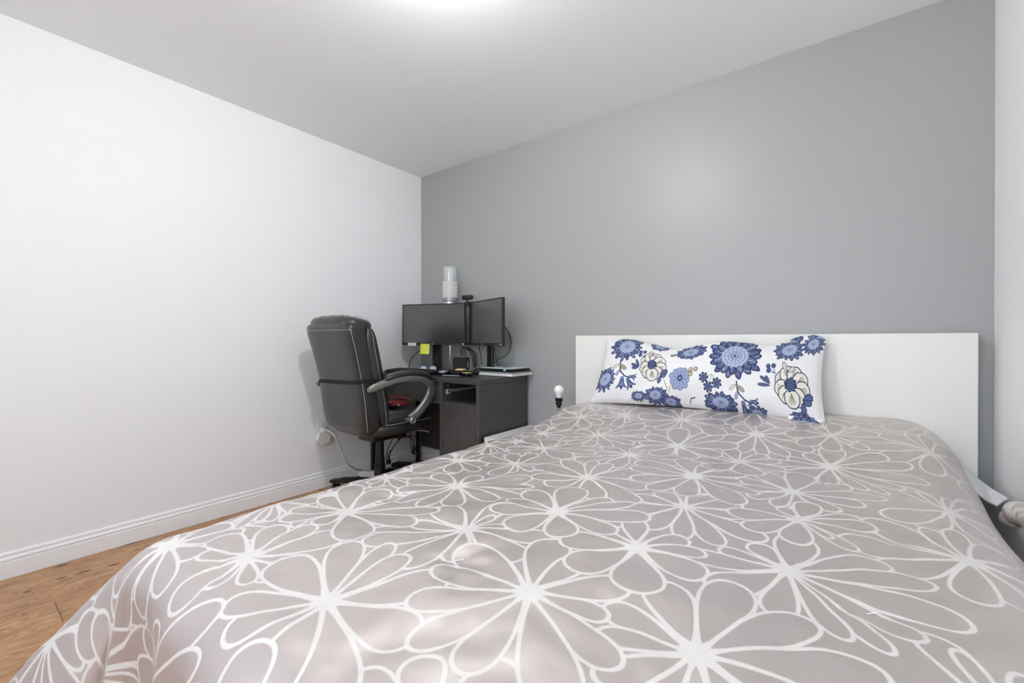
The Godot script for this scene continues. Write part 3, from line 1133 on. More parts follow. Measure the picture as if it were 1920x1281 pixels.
func build_pillow() -> void:
	# standing on the bed, leaning on the headboard; local x along it, y up the face, z out of the face
	var W := 1.05
	var H := 0.365
	var nu := 84
	var nv := 34
	var wob := FastNoiseLite.new()
	wob.seed = 6
	wob.frequency = 0.9
	wob.fractal_octaves = 3
	var mb := MB.new()
	var pts := PackedVector3Array()
	var uvs := PackedVector2Array()
	var n := (nu + 1) * (nv + 1)
	for side in 2:
		for j in nv + 1:
			for i in nu + 1:
				var a := i / float(nu) * 2.0 - 1.0
				var b := j / float(nv) * 2.0 - 1.0
				var thick := pow(maxf(0.0, 1.0 - pow(absf(a), 3.0)), 0.55) * pow(maxf(0.0, 1.0 - pow(absf(b), 2.4)), 0.6)
				# the outline: sides pulled in between the corners, top edge sagging in the middle
				var x := a * W * 0.5 * (1.0 - 0.035 * (1.0 - b * b)) - 0.035 * (b * 0.5 + 0.5) * (1.0 if a < 0 else 0.0) * a
				var y := b * H * 0.5 * (1.0 - 0.10 * (1.0 - a * a))
				y -= 0.028 * exp(-pow((a + 0.12) / 0.22, 2.0)) * maxf(0.0, b)
				y += 0.012 * sin(a * 7.0 + 0.5) * maxf(0.0, b)
				y -= 0.010 * sm(0.6, 1.0, a) * maxf(0.0, -b)
				var z := thick * (0.085 if side == 0 else -0.055)
				if side == 0:
					z += wob.get_noise_2d(a * 2.2, b * 1.2) * 0.016 * thick + 0.006 * thick * sin(a * 9.0 - b * 5.0) * sm(0.1, -0.8, b)
				pts.append(Vector3(x, y, z))
				uvs.append(Vector2(pow((a + 1.0) * 0.5, 1.22), 1.0 - (b + 1.0) * 0.5))
	var tr := PackedInt32Array()
	for side in 2:
		for j in nv:
			for i in nu:
				var q := side * n + j * (nu + 1) + i
				if side == 0:
					tr.append_array(PackedInt32Array([q, q + 1, q + nu + 2, q, q + nu + 2, q + nu + 1]))
				else:
					tr.append_array(PackedInt32Array([q, q + nu + 2, q + 1, q, q + nu + 1, q + nu + 2]))
	mb.add(pts, tr, 80.0, uvs)
	var m := mat(Color.WHITE, 0.75, 0.0, 0.4)
	m.albedo_texture = pillow_tex()
	var root := thing("pillow", "long white pillow with blue and taupe flower print leaning on the headboard", "pillow", Vector3(-0.555, 0.805, -2.205))
	root.rotation = Vector3(deg_to_rad(-20.0), deg_to_rad(-1.0), deg_to_rad(0.3))
	obj("cover", mb, m, root)
	# turned-over flange at the upper right corner
	var rs := []
	for k in 9:
		var f := k / 8.0
		var c := Vector3(0.40 + 0.115 * f, 0.158 + 0.022 * sin(f * 2.2), 0.004 - 0.01 * f)
		var hy := 0.008 + 0.016 * sin(PI * (0.25 + 0.6 * f))
		var r := PackedVector3Array()
		for i in 12:
			var an := TAU * i / 12
			r.append(c + Vector3(0.006 * cos(an * 2.0), hy * sin(an), (0.010 + 0.004 * sin(an * 3.0)) * cos(an)))
		rs.append(r)
	var fl := MB.new().rings(rs, 60.0)
	for i in fl.U.size():
		fl.U[i] = Vector2(0.86 + (fl.P[i].x - 0.40) * 0.9, 0.10 - (fl.P[i].y - 0.16) * 2.2)
	obj("flange", fl, m, root)
	var rs2 := []
	for k in 9:
		var f := k / 8.0
		var c := Vector3(0.395 + 0.115 * f, -0.176 - 0.010 * sin(f * 3.0), 0.022)
		var hy := 0.006 + 0.014 * sin(PI * (0.15 + 0.7 * f))
		var r := PackedVector3Array()
		for i in 12:
			var an := TAU * i / 12
			r.append(c + Vector3(0.005 * cos(an * 2.0), hy * sin(an), 0.014 * cos(an)))
		rs2.append(r)
	var fl2 := MB.new().rings(rs2, 60.0)
	for i in fl2.U.size():
		fl2.U[i] = Vector2(0.86 + (fl2.P[i].x - 0.40) * 0.9, 0.93 - (fl2.P[i].y + 0.176) * 2.2)
	obj("flange", fl2, m, root)


# ---------------------------------------------------------------- nightstand and bare lamp
func build_nightstand() -> void:
	var x0 := -1.615
	var x1 := -1.262
	var z0 := WALL_Z + 0.02
	var z1 := -1.875
	var cx := (x0 + x1) / 2
	var cz := (z0 + z1) / 2
	var w := x1 - x0
	var d := z1 - z0
	var o := thing("nightstand", "low white nightstand between the black desk and the bed", "nightstand", Vector3(cx, 0, cz))
	obj("top", bx(Vector3(0, 0.4, 0), Vector3(w, 0.028, d), 0.002), M.white_foil, o)
	for s in [-1.0, 1.0]:
		obj("side_panel", bx(Vector3(s * (w / 2 - 0.009), 0.193, 0), Vector3(0.018, 0.386, d - 0.004), 0.0015), M.white_foil, o)
	obj("back_panel", bx(Vector3(0, 0.2, -d / 2 + 0.006), Vector3(w - 0.037, 0.37, 0.008), 0.001), M.white_foil, o)
	for k in 2:
		var dr := obj("drawer", bx(Vector3(0, 0.115 + k * 0.18, d / 2 - 0.012), Vector3(w - 0.042, 0.172, 0.018), 0.002), M.white_foil, o)
		obj("handle", bx(Vector3(0, 0.165 + k * 0.18, d / 2 + 0.004), Vector3(0.1, 0.01, 0.016), 0.002), M.satin_metal, dr)

	var p := at(1048, 733, 2.50)
	var l := thing("table_lamp", "bare white bulb in a black socket on a thin metal lamp pole, without shade", "lamp", Vector3(p.x, 0.414, p.z))
	var yb := p.y - 0.414
	obj("base", MB.new().lathe([Vector2(0, 0), Vector2(0.06, 0), Vector2(0.06, 0.006), Vector2(0.05, 0.012), Vector2(0.01, 0.016), Vector2(0, 0.016)], Transform3D(), 24), M.chrome, l)
	obj("pole", MB.new().lathe([Vector2(0, 0.01), Vector2(0.006, 0.01), Vector2(0.006, yb - 0.095), Vector2(0, yb - 0.095)], Transform3D(), 14), M.chrome, l)
	obj("socket", MB.new().lathe([Vector2(0, yb - 0.098), Vector2(0.010, yb - 0.098), Vector2(0.012, yb - 0.088), Vector2(0.017, yb - 0.084), Vector2(0.017, yb - 0.062), Vector2(0.0225, yb - 0.058), Vector2(0.0225, yb - 0.053), Vector2(0.0185, yb - 0.051), Vector2(0.0245, yb - 0.047), Vector2(0.0245, yb - 0.043), Vector2(0.016, yb - 0.039), Vector2(0, yb - 0.039)], Transform3D(), 24, 30.0), M.black_gloss, l)
	var pr := [Vector2(0, yb - 0.040), Vector2(0.0135, yb - 0.040), Vector2(0.015, yb - 0.032), Vector2(0.019, yb - 0.018)]
	for i in 10:
		var a := lerpf(-0.45, PI / 2, i / 9.0)
		pr.append(Vector2(0.0285 * cos(a), yb + 0.004 + 0.0285 * sin(a)))
	obj("bulb", MB.new().lathe(pr, Transform3D(), 24, 60.0), M.bulb, l)


# ---------------------------------------------------------------- desk
func build_desk() -> void:
	var x0 := -2.690
	var x1 := -1.635
	var z0 := WALL_Z + 0.022
	var z1 := -1.855
	var cx := (x0 + x1) / 2
	var cz := (z0 + z1) / 2
	var w := x1 - x0
	var d := z1 - z0
	var y := DESK_TOP
	var o := thing("desk", "black-brown wooden desk with an open drawer slot and cupboard in the corner", "desk", Vector3(cx, 0, cz))
	obj("desktop", bx(Vector3(0, y - 0.015, 0), Vector3(w, 0.030, d), 0.002), M.desk_u, o)
	var hx := w / 2
	var hz := d / 2
	var under := y - 0.0305
	# cupboard on the right
	obj("side_panel", bx(Vector3(hx - 0.013, under / 2, 0), Vector3(0.026, under, d - 0.004), 0.0015), M.desk_v, o)
	obj("side_panel", bx(Vector3(hx - 0.318, under / 2, 0), Vector3(0.020, under, d - 0.004), 0.0015), M.desk_v, o)
	obj("shelf", bx(Vector3(hx - 0.167, 0.586, -0.01), Vector3(0.279, 0.016, d - 0.05), 0.0015), M.desk_u, o)
	obj("shelf", bx(Vector3(hx - 0.167, 0.07, -0.01), Vector3(0.279, 0.016, d - 0.05), 0.0015), M.desk_u, o)
	obj("back_panel", bx(Vector3(hx - 0.167, 0.36, -hz + 0.014), Vector3(0.279, 0.66, 0.006), 0.0015), M.desk_v, o)
	obj("cupboard_door", bx(Vector3(hx - 0.167, 0.324, hz - 0.012), Vector3(0.2775, 0.535, 0.018), 0.0015), M.desk_v, o)
	obj("plinth", bx(Vector3(hx - 0.167, 0.028, hz - 0.04), Vector3(0.279, 0.056, 0.016), 0.0015), M.desk_v, o)
	# the drawer is gone, its metal slide shows
	var sl := MB.new()
	sl.box(Vector3(hx - 0.305, 0.655, 0.02), Vector3(0.006, 0.016, d - 0.12), 0.001)
	sl.box(Vector3(hx - 0.304, 0.652, hz - 0.055), Vector3(0.007, 0.034, 0.035), 0.002)
	sl.box(Vector3(hx - 0.300, 0.663, 0.02), Vector3(0.012, 0.002, d - 0.12), 0.0005)
	var slide := obj("drawer_slide", sl, M.zinc, o)
	for k in 3:
		obj("roller", MB.new().lathe([Vector2(0, 0), Vector2(0.0045, 0), Vector2(0.0035, 0.0025), Vector2(0, 0.0025)], Transform3D(Basis(Vector3(0, 0, 1), -PI / 2), Vector3(hx - 0.3005, 0.652, hz - 0.055 - k * 0.11)), 10), M.black, slide)
	obj("screw", MB.new().lathe([Vector2(0, 0), Vector2(0.005, 0), Vector2(0.004, 0.003), Vector2(0, 0.003)], Transform3D(Basis(Vector3(0, 0, 1), -PI / 2), Vector3(hx - 0.308, 0.69, hz - 0.055)), 10), M.zinc, o)
	# knee space: drawer front, modesty panel, steel legs at the left
	obj("drawer_front", bx(Vector3(-hx + 0.03 + (w - 0.36) / 2, y - 0.031 - 0.068, hz - 0.02), Vector3(w - 0.362, 0.135, 0.018), 0.0015), M.desk_u, o)
	obj("drawer_box", bx(Vector3(-hx + 0.03 + (w - 0.36) / 2, y - 0.031 - 0.06, -0.02), Vector3(w - 0.38, 0.115, d - 0.06), 0.0015), M.desk_u, o)
	obj("modesty_panel", bx(Vector3(-hx + 0.02 + (w - 0.35) / 2, 0.335, -hz + 0.012), Vector3(w - 0.352, 0.42, 0.014), 0.0015), M.desk_u, o)
	for e in [hz - 0.022, -hz + 0.045]:
		obj("leg", bx(Vector3(-hx + 0.018, under / 2, e), Vector3(0.022, under, 0.03), 0.002), M.dark_metal, o)
	obj("leg_rail", bx(Vector3(-hx + 0.018, under - 0.015, 0.01), Vector3(0.02, 0.028, d - 0.1), 0.002), M.dark_metal, o)


# ---------------------------------------------------------------- monitors
func build_monitor(left: Vector3, right: Vector3, label: String) -> Node3D:
	var w := left.distance_to(right)
	var h := 0.30
	var e := (right - left).normalized()
	var mid := (left + right) / 2
	var turn := atan2(-e.z, e.x)
	var o := thing("monitor", label, "monitor", Vector3(mid.x, DESK_TOP, mid.z), turn, "computer monitors on the desk")
	var yc: float = mid.y - DESK_TOP + h / 2
	# back housing
	var hb := MB.new()
	hb.box(Vector3(0, yc, -0.010), Vector3(w, h, 0.019), 0.003)
	hb.loft([[Vector3(0, yc, -0.019), Vector3(w * 0.42, 0, 0), Vector3(0, h * 0.42, 0), 5.0], [Vector3(0, yc, -0.036), Vector3(w * 0.34, 0, 0), Vector3(0, h * 0.34, 0), 5.0], [Vector3(0, yc, -0.041), Vector3(w * 0.3, 0, 0), Vector3(0, h * 0.3, 0), 5.0]], 24, 30.0)
	obj("housing", hb, M.bezel, o)
	var fz := 0.0013
	var bz := 0.016
	obj("screen", bx(Vector3(0, yc + bz / 2 - 0.003, 0.0002), Vector3(w - 0.012, h - bz - 0.008, 0.002), 0.0004), M.screen, o)
	var fr := MB.new()
	fr.box(Vector3(-w / 2 + 0.003, yc, fz), Vector3(0.006, h, 0.005), 0.001)
	fr.box(Vector3(w / 2 - 0.003, yc, fz), Vector3(0.006, h, 0.005), 0.001)
	fr.box(Vector3(0, yc + h / 2 - 0.003, fz), Vector3(w - 0.012, 0.006, 0.005), 0.001)
	fr.box(Vector3(0, yc - h / 2 + bz / 2, fz), Vector3(w - 0.012, bz, 0.005), 0.001)
	var bez := obj("bezel", fr, M.bezel, o)
	obj("maker_mark", bx(Vector3(0, yc - h / 2 + bz / 2, fz + 0.003), Vector3(0.022, 0.006, 0.001), 0.0003), M.grey_mark, bez)
	for k in 5:
		obj("button", bx(Vector3(w / 2 - 0.10 + k * 0.017, yc - h / 2 + 0.006, fz + 0.003), Vector3(0.006, 0.003, 0.001), 0.0003), M.grey_mark, bez)
	obj("power_light", bx(Vector3(w / 2 - 0.014, yc - h / 2 + 0.008, fz + 0.003), Vector3(0.008, 0.010, 0.001), 0.0003), M.paper, bez)
	# stand
	obj("stand_neck", bx(Vector3(0, yc / 2 + 0.006, -0.062), Vector3(0.072, yc - 0.004, 0.022), 0.005), M.black, o)
	obj("stand_bracket", bx(Vector3(0, yc - 0.02, -0.047), Vector3(0.09, 0.09, 0.014), 0.004), M.black, o)
	obj("stand_foot", MB.new().loft([[Vector3(0, 0.0005, -0.058), Vector3(0.080, 0, 0), Vector3(0, 0, 0.055), 5.0], [Vector3(0, 0.003, -0.058), Vector3(0.080, 0, 0), Vector3(0, 0, 0.055), 5.0], [Vector3(0, 0.004, -0.058), Vector3(0.074, 0, 0), Vector3(0, 0, 0.049), 5.0]], 28, 30.0), M.black, o)
	return o


func build_monitors() -> void:
	var l1 := at(755, 646, 3.20)
	var r1 := at(872, 650, 3.04)
	l1.y = 0.937
	r1.y = 0.937
	var a := build_monitor(l1, r1, "dark computer monitor with a yellow sticky note, in the desk corner by the white wall")
	var l2 := at(872.5, 648, 3.10)
	var r2 := at(942, 648, 2.64)
	l2.y = 0.938
	r2.y = 0.938
	var b := build_monitor(l2, r2, "grey computer monitor with a webcam on top, turned in from the grey wall")
	var ta := a.transform
	var tb := b.transform
	var wa := l1.distance_to(r1)
	var wb := l2.distance_to(r2)
	var ya := 0.937 - DESK_TOP
	# asset label and sticky note on the left monitor
	var lab := obj("asset_sticker", bx(Vector3(-wa / 2 + 0.083, ya + 0.006, 0.0055), Vector3(0.068, 0.022, 0.002), 0.0004), M.paper)
	lab.transform = ta
	tag(lab, "small white label strip stuck on the lower bezel of the dark monitor", "label")
	var wr := MB.new()
	for k in 5:
		wr.box(Vector3(-wa / 2 + 0.062 + k * 0.007 + (0.012 if k > 2 else 0.0), ya + 0.007, 0.0068), Vector3(0.005, 0.004, 0.0005), 0.0001)
	obj("print", wr, M.grey_mark, lab)
	var note := MB.new()
	var rs := []
	for k in 6:
		var f := k / 5.0
		var y := ya + 0.010 - 0.074 * f
		var z := 0.0048 + 0.010 * f * f
		rs.append(PackedVector3Array([Vector3(-0.100, y, z), Vector3(-0.026, y - 0.001, z), Vector3(-0.026, y - 0.001, z + 0.0008), Vector3(-0.100, y, z + 0.0008)]))
	note.rings(rs, 30.0)
	var nt := obj("sticky_note", note, M.sticky)
	nt.transform = ta
	tag(nt, "square yellow sticky note hanging from the bottom of the dark monitor", "sticky note")
	# webcam on the right monitor
	var wc := thing("webcam", "small black webcam clipped on top of the grey monitor", "webcam")
	wc.transform = tb * Transform3D(Basis(Vector3.UP, 0.75), Vector3(-wb / 2 + 0.030, ya + 0.301, -0.002))
	wc.scale = Vector3.ONE * 1.2
	var body := MB.new().box(Vector3(0, 0.034, 0.0), Vector3(0.072, 0.026, 0.024), 0.006)
	obj("body", body, M.black, wc)
	obj("lens", MB.new().lathe([Vector2(0, 0), Vector2(0.011, 0), Vector2(0.011, 0.003), Vector2(0.008, 0.004), Vector2(0.006, 0.002), Vector2(0, 0.002)], Transform3D(Basis(Vector3(1, 0, 0), PI / 2), Vector3(-0.012, 0.034, 0.012)), 18), M.black_gloss, wc)
	obj("foot", MB.new().box(Vector3(0.012, 0.003, 0.0), Vector3(0.05, 0.008, 0.032), 0.002).box(Vector3(0, 0.014, 0), Vector3(0.014, 0.018, 0.012), 0.002).box(Vector3(-0.002, -0.006, 0.012), Vector3(0.03, 0.016, 0.008), 0.002), M.black, wc)


# ---------------------------------------------------------------- things on the desk
func build_desktop_things() -> void:
	var y := DESK_TOP + 0.0005
	# glass cylinder lamp behind the left monitor
	var lp := at(844, 560, 3.19)
	var l := thing("glass_lamp", "tall glass cylinder lamp with a white dotted sleeve behind the dark monitor", "lamp", Vector3(lp.x, y, lp.z))
	var b := 0.495
	obj("base", MB.new().lathe([Vector2(0, 0), Vector2(0.055, 0), Vector2(0.055, 0.01), Vector2(0.045, 0.016), Vector2(0, 0.016)], Transform3D(), 24), M.chrome, l)
	obj("pole", MB.new().lathe([Vector2(0, 0.012), Vector2(0.008, 0.012), Vector2(0.008, b - 0.01), Vector2(0, b - 0.01)], Transform3D(), 14), M.chrome, l)
	obj("collar", MB.new().lathe([Vector2(0, b - 0.012), Vector2(0.050, b - 0.012), Vector2(0.053, b - 0.006), Vector2(0.053, b + 0.016), Vector2(0.049, b + 0.020), Vector2(0, b + 0.020)], Transform3D(), 28, 30.0), M.chrome, l)
	obj("glass_cylinder", MB.new().lathe_loop([Vector2(0.0465, b + 0.021), Vector2(0.0485, b + 0.021), Vector2(0.0485, b + 0.275), Vector2(0.0465, b + 0.275)], Transform3D(), 32, 30.0), M.glass, l)
	var sl := obj("sleeve", MB.new().lathe_loop([Vector2(0.050, b + 0.048), Vector2(0.053, b + 0.048), Vector2(0.053, b + 0.168), Vector2(0.050, b + 0.168)], Transform3D(), 36, 30.0), M.frosted, l)
	var knob := MB.new().puff(Vector3.ZERO, Vector3(0.0058, 0.0066, 0.0035), 2.0, 8, 5).mesh()
	for r in 7:
		for k in 18:
			var a := TAU * (k + 0.5 * (r % 2)) / 18.0
			var kn := obj("bead", knob, M.paper, sl)
			kn.position = Vector3(cos(a) * 0.0532, b + 0.058 + r * 0.0168, sin(a) * 0.0532)
			kn.rotation.y = -a + PI / 2
	obj("band", MB.new().lathe_loop([Vector2(0.0495, b + 0.022), Vector2(0.0525, b + 0.022), Vector2(0.0525, b + 0.047), Vector2(0.0495, b + 0.047)], Transform3D(), 28, 30.0), M.silver, l)

	# keyboard
	var kb := thing("keyboard", "flat black computer keyboard lying at the desk's front edge", "keyboard", Vector3(-2.335, y + 0.003, -1.965), 0.05)
	obj("case", bx(Vector3(0, 0.009, 0), Vector3(0.44, 0.016, 0.145), 0.004, Basis(Vector3(1, 0, 0), 0.05)), M.black, kb)
	var key := bx(Vector3.ZERO, Vector3(0.0158, 0.007, 0.0158), 0.002).mesh()
	for r in 6:
		for k in 22:
			if r == 5 and k > 4 and k < 10:
				continue
			if k == 15 or k == 19:
				continue
			var q := obj("key", key, M.keys, kb)
			q.position = Vector3(-0.205 + k * 0.0193, 0.0205 - (r - 2.5) * 0.021 * 0.05, -0.055 + r * 0.0215)
	var sb := obj("key", bx(Vector3.ZERO, Vector3(0.094, 0.007, 0.0158), 0.002), M.keys, kb)
	sb.position = Vector3(-0.205 + 7 * 0.0193, 0.0178, 0.0525)

	# mouse on its pad
	var mp := obj("mouse_pad", bx(Vector3.ZERO, Vector3(0.19, 0.003, 0.16), 0.001), M.black_matte)
	mp.position = Vector3(-1.965, y + 0.0015, -1.975)
	tag(mp, "thin black mouse pad at the desk's front edge", "mouse pad")
	var ms := thing("computer_mouse", "black and silver computer mouse beside the keyboard", "mouse", Vector3(-2.035, y + 0.003, -1.965), 0.5)
	obj("body", MB.new().puff(Vector3(0, 0.0165, 0), Vector3(0.031, 0.0155, 0.055), 2.6, 20, 12, "mouse"), M.black, ms)
	obj("shell", MB.new().puff(Vector3(0, 0.0205, 0.012), Vector3(0.028, 0.0135, 0.042), 2.6, 20, 12), M.silver, ms)
	obj("wheel", MB.new().lathe([Vector2(0, -0.004), Vector2(0.009, -0.004), Vector2(0.009, 0.004), Vector2(0, 0.004)], Transform3D(Basis(Vector3(0, 0, 1), PI / 2), Vector3(0, 0.0285, -0.030)), 14), M.black_gloss, ms)

	# closed black laptop with things on it
	var lt := thing("laptop", "closed black laptop lying flat in front of the monitors", "laptop", Vector3(-2.045, y, -2.075), -0.12)
	obj("base", bx(Vector3(0, 0.008, 0), Vector3(0.25, 0.014, 0.13), 0.003), M.black, lt)
	obj("lid", bx(Vector3(0, 0.0205, -0.001), Vector3(0.248, 0.010, 0.128), 0.003), M.black_matte, lt)
	var pd := obj("note_pad", MB.new().puff(Vector3.ZERO, Vector3(0.031, 0.006, 0.028), 8.0, 16, 8), M.sticky_pale)
	pd.position = Vector3(-2.015, y + 0.0325, -2.10)
	pd.rotation.y = 0.3
	tag(pd, "small pale yellow pad of notes on the closed laptop", "note pad")
	# black box with a white strip
	var box := thing("adapter_box", "black cube shaped docking box with a white label, standing behind the laptop", "box", Vector3(-2.075, y + 0.026, -2.165), 0.45)
	obj("case", bx(Vector3(0, 0.043, 0), Vector3(0.105, 0.085, 0.060), 0.003), M.black_matte, box)
	obj("label", bx(Vector3(0.0530, 0.035, 0.012), Vector3(0.001, 0.05, 0.012), 0.0003), M.paper, box)
	# spectacles, the blue glint on the lenses painted as their colour
	var gp := at(803, 688, 3.12)
	var g := thing("eyeglasses", "eyeglasses with a blue glint painted on the lenses, lying behind the keyboard", "eyeglasses", Vector3(gp.x, y, gp.z), 0.75)
	for s in [-1.0, 1.0]:
		var rim := []
		for k in 19:
			var a := TAU * k / 18
			rim.append(Vector3(s * 0.034 + 0.026 * cos(a), 0.024 + 0.021 * sin(a), 0.0))
		obj("rim", MB.new().tube(rim, 0.0016, 6), M.black, g)
		obj("lens", MB.new().lathe([Vector2(0, -0.001), Vector2(0.0235, -0.0008), Vector2(0.0235, 0.0008), Vector2(0, 0.001)], Transform3D(Basis(Vector3(1, 0, 0), PI / 2).scaled(Vector3(1.05, 0.86, 1)), Vector3(s * 0.034, 0.024, 0)), 20), M.lens_glint, g)
		obj("temple", MB.new().tube(curve([Vector3(s * 0.060, 0.028, 0), Vector3(s * 0.064, 0.026, -0.06), Vector3(s * 0.058, 0.004, -0.13)], 5), 0.0016, 6), M.black, g)
	obj("bridge", MB.new().tube(curve([Vector3(-0.009, 0.028, 0), Vector3(0, 0.032, 0), Vector3(0.009, 0.028, 0)], 4), 0.0016, 6), M.black, g)

	# papers, notebook computer and folder, stacked at the right end
	var sp := Vector3(-1.728, y + 0.0045, -2.222)
	var pile := obj("paper_pile", MB.new().box(Vector3(0, 0.0055, 0), Vector3(0.272, 0.005, 0.222), 0.0005).box(Vector3(0.004, 0.0115, 0.002), Vector3(0.268, 0.006, 0.222), 0.0005, Basis(Vector3.UP, 0.02)).box(Vector3(0, 0.0015, 0), Vector3(0.27, 0.003, 0.22), 0.0005), M.paper)
	pile.position = sp
	tag(pile, "pile of white paper under the silver notebook, jutting over the desk's end", "paper pile")
	var nb := thing("notebook_computer", "slim silver closed notebook computer on the white paper pile", "laptop", sp + Vector3(-0.002, 0.0150, 0.002), 0.03)
	obj("base", bx(Vector3(0, 0.005, 0), Vector3(0.268, 0.009, 0.214), 0.002), M.silver, nb)
	obj("lid", bx(Vector3(0, 0.0125, 0), Vector3(0.268, 0.005, 0.214), 0.002), M.dark_metal, nb)
	var fo := thing("folder", "mint coloured printed sheet on a black folder, topmost of the stack", "folder", sp + Vector3(-0.012, 0.0305, -0.004), -0.02)
	obj("cover", bx(Vector3(0, 0.007, 0), Vector3(0.262, 0.013, 0.205), 0.002), M.black, fo)
	obj("sheet", bx(Vector3(-0.002, 0.0145, -0.002), Vector3(0.246, 0.002, 0.192), 0.0005), M.mint, fo)
	var scr := MB.new()
	var rng := RandomNumberGenerator.new()
	rng.seed = 12
	for k in 7:
		scr.box(Vector3(0.01 + rng.randf_range(-0.03, 0.05), 0.0157, -0.05 + k * 0.013), Vector3(rng.randf_range(0.02, 0.07), 0.0004, 0.003), 0.0001, Basis(Vector3.UP, rng.randf_range(-0.3, 0.3)))
	obj("print", scr, M.black, fo)
	obj("tab", bx(Vector3(0.085, 0.007, 0.1035), Vector3(0.018, 0.008, 0.002), 0.0005), M.paper, fo)

	# phone with cards, headset
	var ph := thing("phone_case", "black phone with yellow and pink paper slips tucked on it, beside the paper pile", "phone", Vector3(-1.885, y, -2.02), -0.3)
	obj("body", bx(Vector3(0, 0.011, 0), Vector3(0.085, 0.02, 0.06), 0.006), M.black_gloss, ph)
	obj("paper_slip", bx(Vector3(0.006, 0.0225, 0.0), Vector3(0.06, 0.002, 0.042), 0.0005, Basis(Vector3.UP, 0.2)), M.sticky_pale, ph)
	obj("paper_slip", bx(Vector3(0.018, 0.0248, 0.008), Vector3(0.035, 0.002, 0.02), 0.0005, Basis(Vector3.UP, -0.2)), M.sticky, ph)
	var hs := thing("headset", "small black headset ear cup lying behind the paper pile", "headset", Vector3(-1.91, y, -2.145), 0.2)
	obj("ear_cup", MB.new().puff(Vector3(0, 0.017, 0), Vector3(0.024, 0.0165, 0.024), 3.0, 18, 10), M.black, hs)
	obj("headband", MB.new().tube(curve([Vector3(-0.02, 0.02, 0), Vector3(-0.03, 0.034, -0.03), Vector3(0.0, 0.036, -0.06), Vector3(0.03, 0.01, -0.07)], 6), 0.004, 8), M.black, hs)
	var pen := obj("ballpoint_pen", MB.new().lathe([Vector2(0, 0), Vector2(0.002, 0.004), Vector2(0.0042, 0.014), Vector2(0.0042, 0.13), Vector2(0.003, 0.136), Vector2(0, 0.136)], Transform3D(Basis(Vector3(0, 0, 1), PI / 2), Vector3(0.068, 0, 0)), 10), M.silver)
	pen.position = Vector3(-1.93, y + 0.0077, -1.925)
	pen.rotation.y = 0.15
	tag(pen, "silver pen lying on the mouse pad's front edge", "pen")


# ---------------------------------------------------------------- office chair
const BACK := [
	# height, half width, half thickness, z of the centre
	[0.430, 0.150, 0.030, 0.175], [0.440, 0.195, 0.048, 0.180], [0.470, 0.218, 0.060, 0.190], [0.540, 0.230, 0.064, 0.202], [0.640, 0.232, 0.062, 0.215], [0.740, 0.228, 0.058, 0.232], [0.840, 0.230, 0.058, 0.255], [0.940, 0.234, 0.060, 0.280], [1.010, 0.236, 0.064, 0.297], [1.050, 0.230, 0.062, 0.305], [1.072, 0.205, 0.048, 0.306], [1.080, 0.160, 0.025, 0.305]]


func back_at(y: float) -> Array:
	for i in BACK.size() - 1:
		if y <= BACK[i + 1][0]:
			var k: float = clampf((y - BACK[i][0]) / (BACK[i + 1][0] - BACK[i][0]), 0.0, 1.0)
			return [y, lerpf(BACK[i][1], BACK[i + 1][1], k), lerpf(BACK[i][2], BACK[i + 1][2], k), lerpf(BACK[i][3], BACK[i + 1][3], k)]
	return BACK[-1]


func on_back(y: float, a: float, grow := 0.0) -> Vector3:
	var b := back_at(y)
	var e := 2.0 / 4.5
	return Vector3((b[1] + grow) * signf(cos(a)) * pow(absf(cos(a)), e), y, b[3] + (b[2] + grow) * signf(sin(a)) * pow(absf(sin(a)), e))


